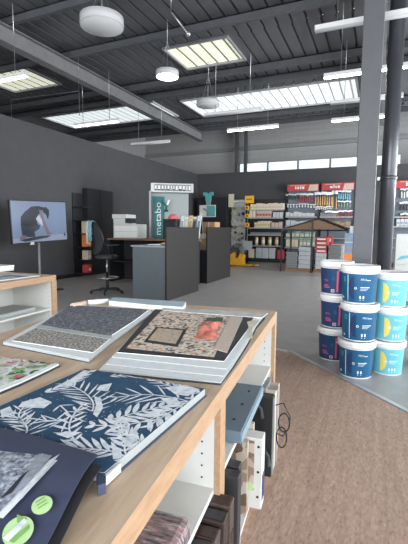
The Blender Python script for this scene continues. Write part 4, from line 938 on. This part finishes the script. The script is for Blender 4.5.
# main shelf bay
sv = [209.5, 217.5, 227.5, 234.5, 245.5]
tB, xa, xb = shelving('back wall bay of cream cartons beside the yellow sign', 246.5, 283.5, YS, 2.62, [zof(v) for v in sv], 'black')
p = ony(249.5, 199.5, YS-0.05)
sg = thing('yellow_sign', 'small square yellow sign on top of the carton shelving', 'sign', (p.x, YS-0.06, p.z))
b = MB(); b.box(-0.19, 0.19, -0.02, 0.02, -0.15, 0.15, M['yellow']); b.build('board', sg)
b = MB()
for k in range(5): b.box(-0.12+k*.05, -0.085+k*.05, -0.022, -0.02, -0.02, 0.03, M['charcoal'])
b.build('lettering', sg)
b = MB(); b.box(-0.16, -0.10, 0.02, 0.06, -1.7, 0.0, M['black']); b.build('post', sg)
for k, v in enumerate((208, 216, 225)):
    q = ony(248, v, YS-0.02); b = MB(); b.box(-0.07, 0.07, -0.1, 0.0, -0.08, 0.08, M['yellow']); b.box(-0.04, 0.04, -0.102, -0.1, -0.03, 0.03, M['charcoal']); tag(b.build('tape_measure', loc=(q.x, YS-0.065, q.z)), ['yellow pack under the yellow sign, uppermost', 'yellow pack under the yellow sign, middle', 'yellow pack under the yellow sign, lowest'][k], 'pack')
def row(u0, u1, v0, v1, n, m, name, label, group, gap=0.15, y=YS, d=0.3, kindf=None, jit=0.0, band=None):
    xa_, xb_ = ony(u0, v1, y).x, ony(u1, v1, y).x; zb_, zt_ = ony((u0+u1)/2, v1, y).z, ony((u0+u1)/2, v0, y).z
    w = (xb_-xa_)/n; hw = w*(1-gap)/2; h = zt_-zb_
    b = MB()
    if kindf == 'can': b.lathe([(hw*.95, 0), (hw, 0.01), (hw, h*.9), (hw*.8, h), (0, h)], M[m], 16)
    else:
        b.box(-hw, hw, -d/2, d/2, 0, h, M[m])
    if band:
        if kindf == 'can': b.lathe([(hw*1.01, h*.25), (hw*1.01, h*.65)], M[band], 16, cap=False)
        else: b.box(-hw*.8, hw*.8, -d/2-.002, -d/2, h*.25, h*.6, M[band])
    first = b.build(name, bevel=0.004 if kindf != 'can' else 0)
    tag(first, label, kindf or 'box', group)
    for i in range(n):
        o = first if i == 0 else first.copy()
        if i: C.objects.link(o)
        o.location = (xa_+w*(i+.5), y+d/2+0.02, zb_+0.002); o.scale = (1, 1, 1-jit*random.random())
row(250, 283, 203, 209.5, 11, 'cream', 'carton', 'cream carton in the row on the top shelf beside the yellow sign', 'cream cartons on the top shelf', .06, jit=.15, band='cream2')
row(256, 271, 211, 217.5, 5, 'cream2', 'carton', 'pinkish carton on the second shelf of the carton bay', 'pinkish cartons on the second shelf', .1, band='red')
row(249, 255.5, 210.5, 217.5, 2, 'cream', 'carton', 'cream carton at the left end of the second shelf', 'cream cartons left on the second shelf', .15)
row(272.5, 282.5, 212, 217.5, 3, 'stacklight', 'carton', 'light grey carton at the right end of the second shelf', 'light grey cartons on the second shelf', .12)
row(254, 270, 220.5, 227.5, 5, 'cream', 'carton', 'cream carton on the third shelf of the carton bay', 'cream cartons on the third shelf', .12, jit=.3, band='gold')
row(271, 282, 221.5, 227.5, 3, 'cream2', 'carton', 'pale brown carton at the right end of the third shelf', 'pale brown cartons on the third shelf', .12, jit=.2)
row(250, 281, 232.5, 234.5, 6, 'stackgrey', 'flat_pack', 'flat grey pack on the thin fourth shelf of the carton bay', 'flat grey packs', .1)
row(252, 279, 237, 245.5, 4, 'gold', 'paint_can', 'gold coloured can on the fifth shelf of the carton bay', 'gold cans on the fifth shelf', .5, kindf='can', band='cream')
def lowrow(u0, u1, v0, n, m, name, label, group, gap=.08, y=YS, z0=0.16, band=None, d=.3, kindf=None):
    vb = 245
    xa_, xb_ = ony(u0, 252, y).x, ony(u1, 252, y).x; zt_ = ony((u0+u1)/2, v0, y).z; w = (xb_-xa_)/n; hw = w*(1-gap)/2; h = zt_-z0
    b = MB(); b.box(-hw, hw, -d/2, d/2, 0, h, M[m])
    if band: b.box(-hw*.8, hw*.8, -d/2-.002, -d/2, h*.3, h*.7, M[band])
    f = b.build(name, bevel=0.004); tag(f, label, 'box', group)
    for i in range(n):
        o = f if i == 0 else f.copy()
        if i: C.objects.link(o)
        o.location = (xa_+w*(i+.5), y+d/2+.02, z0+.002)
lowrow(255.5, 275, 248, 3, 'stacklight', 'carton', 'large white carton on the bottom board of the carton bay', 'white cartons at the bottom')
lowrow(248, 254, 249, 1, 'cream', 'carton', 'cream carton at the bottom left of the carton bay', None)
lowrow(277, 283, 250, 1, 'red', 'carton', 'red box at the bottom right of the carton bay', None)
# tool bays with red headers
def toolbay(u0, u1, label, hl, seed, n_head_v):
    t, xa_, xb_ = shelving(label, u0, u1, YS, 3.0, [zof(216.5, u0), zof(226, u0), zof(237.5, u0), zof(247, u0)], 'peg')
    xa_, xb_ = xa_-t.location.x, xb_-t.location.x
    b = MB(); zt_ = 2.86; b.box(xa_+.04, xb_-.04, -0.34, -0.28, zt_+.02, zt_+0.29, M['red']); b.prism([(xb_-.45, 0), (xb_-.06, 0), (xb_-.06, 0.24), (xb_-.38, 0.24)], 0.34, 0.345, M['cream2'], T=Matrix.Translation((0, 0, zt_+0.02)) @ Matrix.Rotation(PI/2, 4, 'X'))
    random.seed(seed); x = xa_+0.35
    while x < xb_-0.6: w = random.uniform(.04, .1); b.box(x, x+w, -0.345, -0.34, zt_+0.1, zt_+0.17+random.uniform(0, .05), M['white']); x += w+.03
    b.box(xa_+.15, xb_-.5, -0.343, -0.34, zt_+.235, zt_+.255, M['cream2']); b.build('header_sign', t)['label'] = hl
    return t
toolbay(284, 317, 'back wall tool bay under the left red header sign', 'red header sign with pale lettering', 21, 0)
toolbay(318, 352.5, 'back wall tool bay under the right red header sign', 'red header sign with pale lettering', 22, 0)
toolbay(392, 424, 'back wall tool bay seen right of the drainpipe', 'red header sign with pale lettering', 23, 0)
protoT = {}
def hang(u, v, m, L, where, grp, y=YS+0.36):
    key = (m, L)
    p = ony(u, v, y)
    if key not in protoT:
        t = thing('hand_tool', 'x', 'tool')
        b = MB(); b.tube([(0, 0, -L), (0, 0, -L*.9), (0, 0, -L*.35)], [0.022, 0.03, 0.02], M[m], 7); b.build('handle', t)
        b = MB(); b.tube([(0, 0, -L*.35), (0, 0, 0)], 0.014, M['steel'], 6); b.box(-0.05, 0.05, -0.01, 0.01, -L*.2, 0.0, M['steel']); b.build('blade', t)
        b = MB(); b.tube([(0, 0.10, 0), (0, -0.05, 0.0)], 0.006, M['steel'], 5); b.build('hook', t)
        protoT[key] = t
        t.location = p; o = t
    else: o = copy_tree(protoT[key], p)
    o['label'] = where; o['group'] = grp
random.seed(9)
cn = {'red': 'red', 'tan': 'orange brown', 'cyan': 'cyan', 'orange': 'orange', 'greenbox': 'green', 'white': 'white', 'steel': 'steel', 'charcoal': 'black'}
def hangrow(u0, u1, n, v, m, L, txt):
    for i in range(n):
        hang(u0+(u1-u0)*i/(n-1 or 1), v+random.uniform(-.5, .5), m, L, '%s handled tool hanging %s' % (cn[m], txt), '%s tools hanging %s' % (cn[m], txt))
hangrow(301, 312, 6, 193.5, 'red', 0.34, 'in the top row under the left red header')
hangrow(287, 298, 5, 194, 'charcoal', 0.22, 'in the top row at the far left of the tool bays')
hangrow(288, 314, 10, 204, 'white', 0.14, 'in the second row under the left red header')
hangrow(316, 332, 8, 192, 'tan', 0.52, 'in the top row under the right red header')
hangrow(333.2, 336.8, 2, 190.5, 'tan', 0.72, 'as the longest pair under the right red header')
hangrow(339, 350, 6, 190, 'cyan', 0.36, 'at the top right near the column')
hangrow(339, 350, 5, 201, 'greenbox', 0.24, 'in the second row near the column')
hangrow(316, 331, 9, 206.5, 'white', 0.12, 'in the second row under the right red header')
hangrow(326, 338, 6, 211, 'orange', 0.30, 'in the third row under the right red header')
hangrow(340, 351, 5, 210.5, 'red', 0.24, 'in the third row near the column')
hangrow(402, 410, 4, 188, 'white', 0.35, 'in the top row right of the drainpipe')
hangrow(401, 410, 4, 202, 'charcoal', 0.3, 'in the second row right of the drainpipe')
hangrow(402, 410, 4, 213, 'red', 0.3, 'in the third row right of the drainpipe')
row(285.5, 314, 211.5, 216.3, 7, 'pegwhite', 'carton', 'off white pack on the upper shelf under the left red header', 'off white packs', .06, jit=.5)
row(285.5, 314, 220, 225.8, 6, 'stacklight', 'carton', 'light grey bin on the second shelf under the left red header', 'light grey bins', .08, jit=.3)
row(285.5, 314, 231.5, 237.3, 6, 'greenbox', 'carton', 'greenish pack on the third shelf under the left red header', 'greenish packs', .1, jit=.3, band='cream')
row(285.5, 298, 239.5, 246.8, 3, 'cream', 'carton', 'cream box on the fourth shelf under the left red header', 'cream boxes on the fourth shelf', .08)
row(299, 314, 239.5, 246.8, 4, 'greenbox', 'carton', 'green box on the fourth shelf under the left red header', 'green boxes on the fourth shelf', .1, band='cream')
row(320, 336, 212.5, 216.3, 5, 'stackgrey', 'carton', 'grey pack on the upper shelf under the right red header', 'grey packs', .1, jit=.4)
row(320, 350, 221, 225.8, 6, 'cardboard', 'carton', 'brown box on the second shelf under the right red header', 'brown boxes', .08, jit=.3)
row(396, 412, 219, 225.8, 4, 'stacklight', 'carton', 'pale carton on the shelf right of the drainpipe', 'pale cartons right of the pipe', .1, band='bluebox')

# ------------------------------------------------------------------ yellow machine
mp = onz(238, 265.5)
t = thing('floor_machine', 'yellow floor machine with flat yellow base before the back shelves', 'machine', (mp.x, mp.y, 0), R(0))
b = MB(); b.box(-0.32, 0.75, -0.2, 0.25, 0.02, 0.06, M['yellow']); b.build('base_plate', t, bevel=0.01)
b = MB(); b.prism([(-0.24, 0.06), (0.22, 0.06), (0.22, 0.40), (0.12, 0.46), (0.04, 0.30), (-0.06, 0.30), (-0.12, 0.50), (-0.24, 0.42)], -0.18, 0.18, M['yellow'], T=Matrix.Rotation(PI/2, 4, 'X')); b.build('body', t, bevel=0.015)
b = MB(); b.lathe([(0.07, 0), (0.09, 0.02), (0.09, 0.25), (0.06, 0.3), (0, 0.31)], M['charcoal'], 16, c=(0.06, -0.05, 0.30)); b.build('motor', t)
b = MB(); b.tube([(-0.18, 0, 0.4), (-0.22, 0.05, 0.75), (-0.1, 0.05, 0.80), (0.1, 0.05, 0.78)], 0.018, M['charcoal'], 8); b.build('handle', t)
b = MB(); b.box(0.08, 0.22, -0.1, 0.1, 0.46, 0.72, M['stackgrey']); b.build('control_box', t, bevel=0.01)
for x in (-0.25, 0.65): b = MB(); b.lathe([(0, -0.2), (0.03, -0.2), (0.03, 0.2), (0, 0.2)], M['black'], 12, T=Matrix.Translation((x, 0, 0.03)) @ Matrix.Rotation(PI/2, 4, 'X')); b.build('wheel', t)
# stand with white sheet next to it
x0, x1, z0, z1 = pxbox(243, 241, 252, 250, 15.4)
b = MB(); b.box(-0.19, 0.19, -0.02, 0.02, z0, z1, M['stacklight']); b.box(-0.03, 0.03, -0.02, 0.02, 0.02, z0, M['black']); b.box(-0.15, 0.15, -0.15, 0.15, 0, 0.02, M['black'])
tag(b.build('notice_stand', loc=((x0+x1)/2, 15.4, 0)), 'pale notice board on a thin black foot beside the yellow machine', 'sign')
# ------------------------------------------------------------------ gabled display frame with pallets of tiles
FX0, FX1, FY = -2.93, -0.93, 12.85
t = thing('gabled_frame', 'black gabled metal frame with cork coloured roof panels around tile pallets', 'frame', (FX0, FY, 0))
FW = FX1-FX0; xm = 1.13; D = 1.5; ze, zp = 1.36, 1.70
for (x, y) in ((0, 0), (xm-.16, -.1), (FW, 0), (0, D), (FW, D), (xm+.12, D)):
    b = MB(); b.box(x-0.023, x+0.023, y-0.023, y+0.023, 0, ze if abs(x-xm) > .3 else zp-0.06, M['black']); b.build('post', t)
b = MB()
for y in (0, D):
    b.tube([(0, y, ze), (xm, y, zp), (FW, y, ze)], 0.028, M['black'], 6); b.tube([(0, y, ze-0.02), (FW, y, ze-0.02)], 0.02, M['black'], 6)
for x, z in ((0, ze), (xm, zp), (FW, ze)): b.tube([(x, 0, z), (x, D, z)], 0.025, M['black'], 6)
b.build('roof_frame', t)
b = MB(); T = Matrix.Rotation(PI/2, 4, 'X')
b.prism([(0.12, ze+.01), (FW-.12, ze+.01), (xm, zp-.03)], -0.02, 0.0, M['beltcork'], T=T); b.build('gable_panel', t)
for s in range(2):
    xA, zA, xB, zB = ((0.02, ze+.01, xm-.02, zp-.015), (xm+.02, zp-.015, FW-.02, ze+.01))[s]
    b = MB(); b.add([(xA, .03, zA), (xB, .03, zB), (xB, D-.03, zB), (xA, D-.03, zA), (xA, .03, zA-.012), (xB, .03, zB-.012), (xB, D-.03, zB-.012), (xA, D-.03, zA-.012)], [(0, 1, 2, 3), (7, 6, 5, 4), (0, 4, 5, 1), (2, 6, 7, 3), (1, 5, 6, 2), (3, 7, 4, 0)], M['beltcork']); b.build('roof_panel', t)
def pallet(x, y, w, lab):
    t = thing('pallet', lab, 'pallet', (x, y, 0)); h = w/2
    for k in (-1, 0, 1): b = MB(); b.box(-h, h, k*.3-.05, k*.3+.05, 0, .09, M['palletwood']); b.build('bearer', t)
    for k in range(5): b = MB(); b.box(-h+k*(w-.1)/4, -h+.1+k*(w-.1)/4, -.4, .4, .09, .11, M['palletwood']); b.build('board', t)
pallet(-2.42, 13.45, 0.85, 'wooden pallet under the dark grey and white tile packs, left'); pallet(-1.50, 13.45, 0.85, 'wooden pallet under the red packs and the tall grey stack, right')
def stack(x0, x1, y0, y1, z0, dz, n, m, name, lab, grp, band=None, shift=0.0):
    w = (x1-x0)/2; d = (y1-y0)/2; b = MB(); b.box(-w, w, -d, d, 0, dz*.93, M[m])
    if band: b.box(-w*.8, w*.8, -d-.002, -d, dz*.25, dz*.65, M[band])
    f = b.build(name, bevel=0.004); tag(f, lab, 'box', grp)
    for i in range(n):
        o = f if i == 0 else f.copy()
        if i: C.objects.link(o)
        o.location = ((x0+x1)/2+shift*(i % 2), (y0+y1)/2, z0+dz*i+.001)
stack(-2.83, -2.46, 13.1, 13.8, .11, .075, 7, 'stackgrey', 'tile_pack', 'dark grey tile pack in the left stack under the gabled frame', 'left dark grey tile packs', shift=.02)
stack(-2.42, -2.03, 13.1, 13.8, .11, .14, 5, 'stacklight', 'tile_pack', 'white tile pack in the middle stack under the gabled frame', 'white tile packs', shift=.01)
stack(-1.88, -1.55, 13.1, 13.8, .11, .13, 4, 'stacklight', 'tile_pack', 'white tile pack under the red packs', 'white tile packs under the red ones')
stack(-1.88, -1.55, 13.1, 13.8, .63, .125, 4, 'red', 'tile_pack', 'red pack with pale label on top of the white packs', 'red packs', band='white')
stack(-1.50, -1.12, 13.1, 13.8, .11, .085, 9, 'stackgrey', 'tile_pack', 'grey tile pack in the tallest stack, right under the frame', 'right grey tile packs', shift=.015)
stack(-1.52, -1.12, 14.15, 14.5, 0.0, .30, 3, 'cream2', 'carton', 'pale brown carton standing behind the gabled frame', 'cartons behind the frame')
stack(-1.86, -1.56, 14.6, 15.0, 0.0, .29, 4, 'red', 'carton', 'red carton standing behind the gabled frame', 'red cartons behind the frame', band='white')
x0, x1, z0, z1 = pxbox(344.5, 226, 356, 262, 12.0)
t = thing('sample_tower', 'grey blue patterned display box with orange foot behind the column', 'display', ((x0+x1)/2, 12.2, 0)); w = (x1-x0)/2
b = MB(); b.box(-w, w, -.2, .2, 0, .70, M['orange']); b.build('orange_base', t, bevel=.005)
b = MB(); b.box(-w, w, -.2, .2, .70, z1-.2, M['bluebox']); b.box(-w, w, -.202, -.2, 1.0, 1.03, M['stacklight']); b.build('body', t, bevel=.005)
b = MB(); b.box(-w*.2, w, -.2, .2, z1-.2, z1, M['stacklight']); b.build('top', t, bevel=.005)
# white cartons right of the pipe
for k in range(3):
    y = 6.4; p = ony(394, 250, y)
    t = thing('white_carton', 'white carton with cyan swoosh right of the drainpipe, %s of the pile' % ['lowest', 'middle one', 'topmost'][k], 'carton', (p.x+0.30, y+.25, 0.435*k), 0, 'white cartons right of the drainpipe')
    b = MB(); b.box(-.28, .28, -.25, .25, 0, .434, M['white']); b.build('box_body', t, bevel=.004)
    b = MB(); T = Matrix.Translation((0, -.251, 0)) @ Matrix.Rotation(PI/2, 4, 'X')
    b.prism([(-.27, .05), (-.05, .11), (.27, .08), (.27, .18), (0, .15), (-.2, .12)], 0, .001, M['cyan'], T=T); b.box(-.12, .02, -.2535, -.2515, .24, .34, M['stackgrey']); b.build('printed_mark', t)

# ------------------------------------------------------------------ light
w = bpy.data.worlds.new('sky'); bpy.context.scene.world = w; w.use_nodes = True; nt = w.node_tree; bg = nt.nodes['Background']
sky = nt.nodes.new('ShaderNodeTexSky'); sky.sky_type = 'HOSEK_WILKIE'; sky.turbidity = 6; sky.sun_direction = (0.5, -0.3, 0.8); sky.ground_albedo = 0.4
mixn = nt.nodes.new('ShaderNodeMix'); mixn.data_type = 'RGBA'; mixn.inputs[0].default_value = 0.75; mixn.inputs[7].default_value = (0.9, 0.95, 1.0, 1)
nt.links.new(sky.outputs[0], mixn.inputs[6]); nt.links.new(mixn.outputs[2], bg.inputs[0]); bg.inputs[1].default_value = 1.6
def area(name, loc, rot, sx, sy, power, col=(1, 1, 1)):
    l = bpy.data.lights.new(name, 'AREA'); l.shape = 'RECTANGLE'; l.size = sx; l.size_y = sy; l.energy = power; l.color = col
    o = bpy.data.objects.new(name, l); C.objects.link(o); o.location = loc; o.rotation_euler = rot; return o
for i, y in enumerate((-2.0, 1.7, 5.4, 9.1, 12.8)): area('window_daylight', (X1-0.12, y, 2.2), (0, R(90), 0), 3.3, 2.9, (150, 160, 230, 400, 600)[i], (0.94, 0.97, 1.0))  # daylight stand-ins; last lamp added, far ones raised, to brighten the deep store
for i, x in enumerate((-5.0, -1.3, 2.4)): area('window_daylight', (x, Y0+0.14, 2.2), (R(90), 0, 0), 2.9, 3.3, 330, (0.94, 0.97, 1.0))
vs_ = bpy.context.scene.view_settings
vs_.view_transform = 'Standard'; vs_.look = 'None'; vs_.gamma = 1.0; vs_.use_curve_mapping = False; vs_.exposure = 0.32
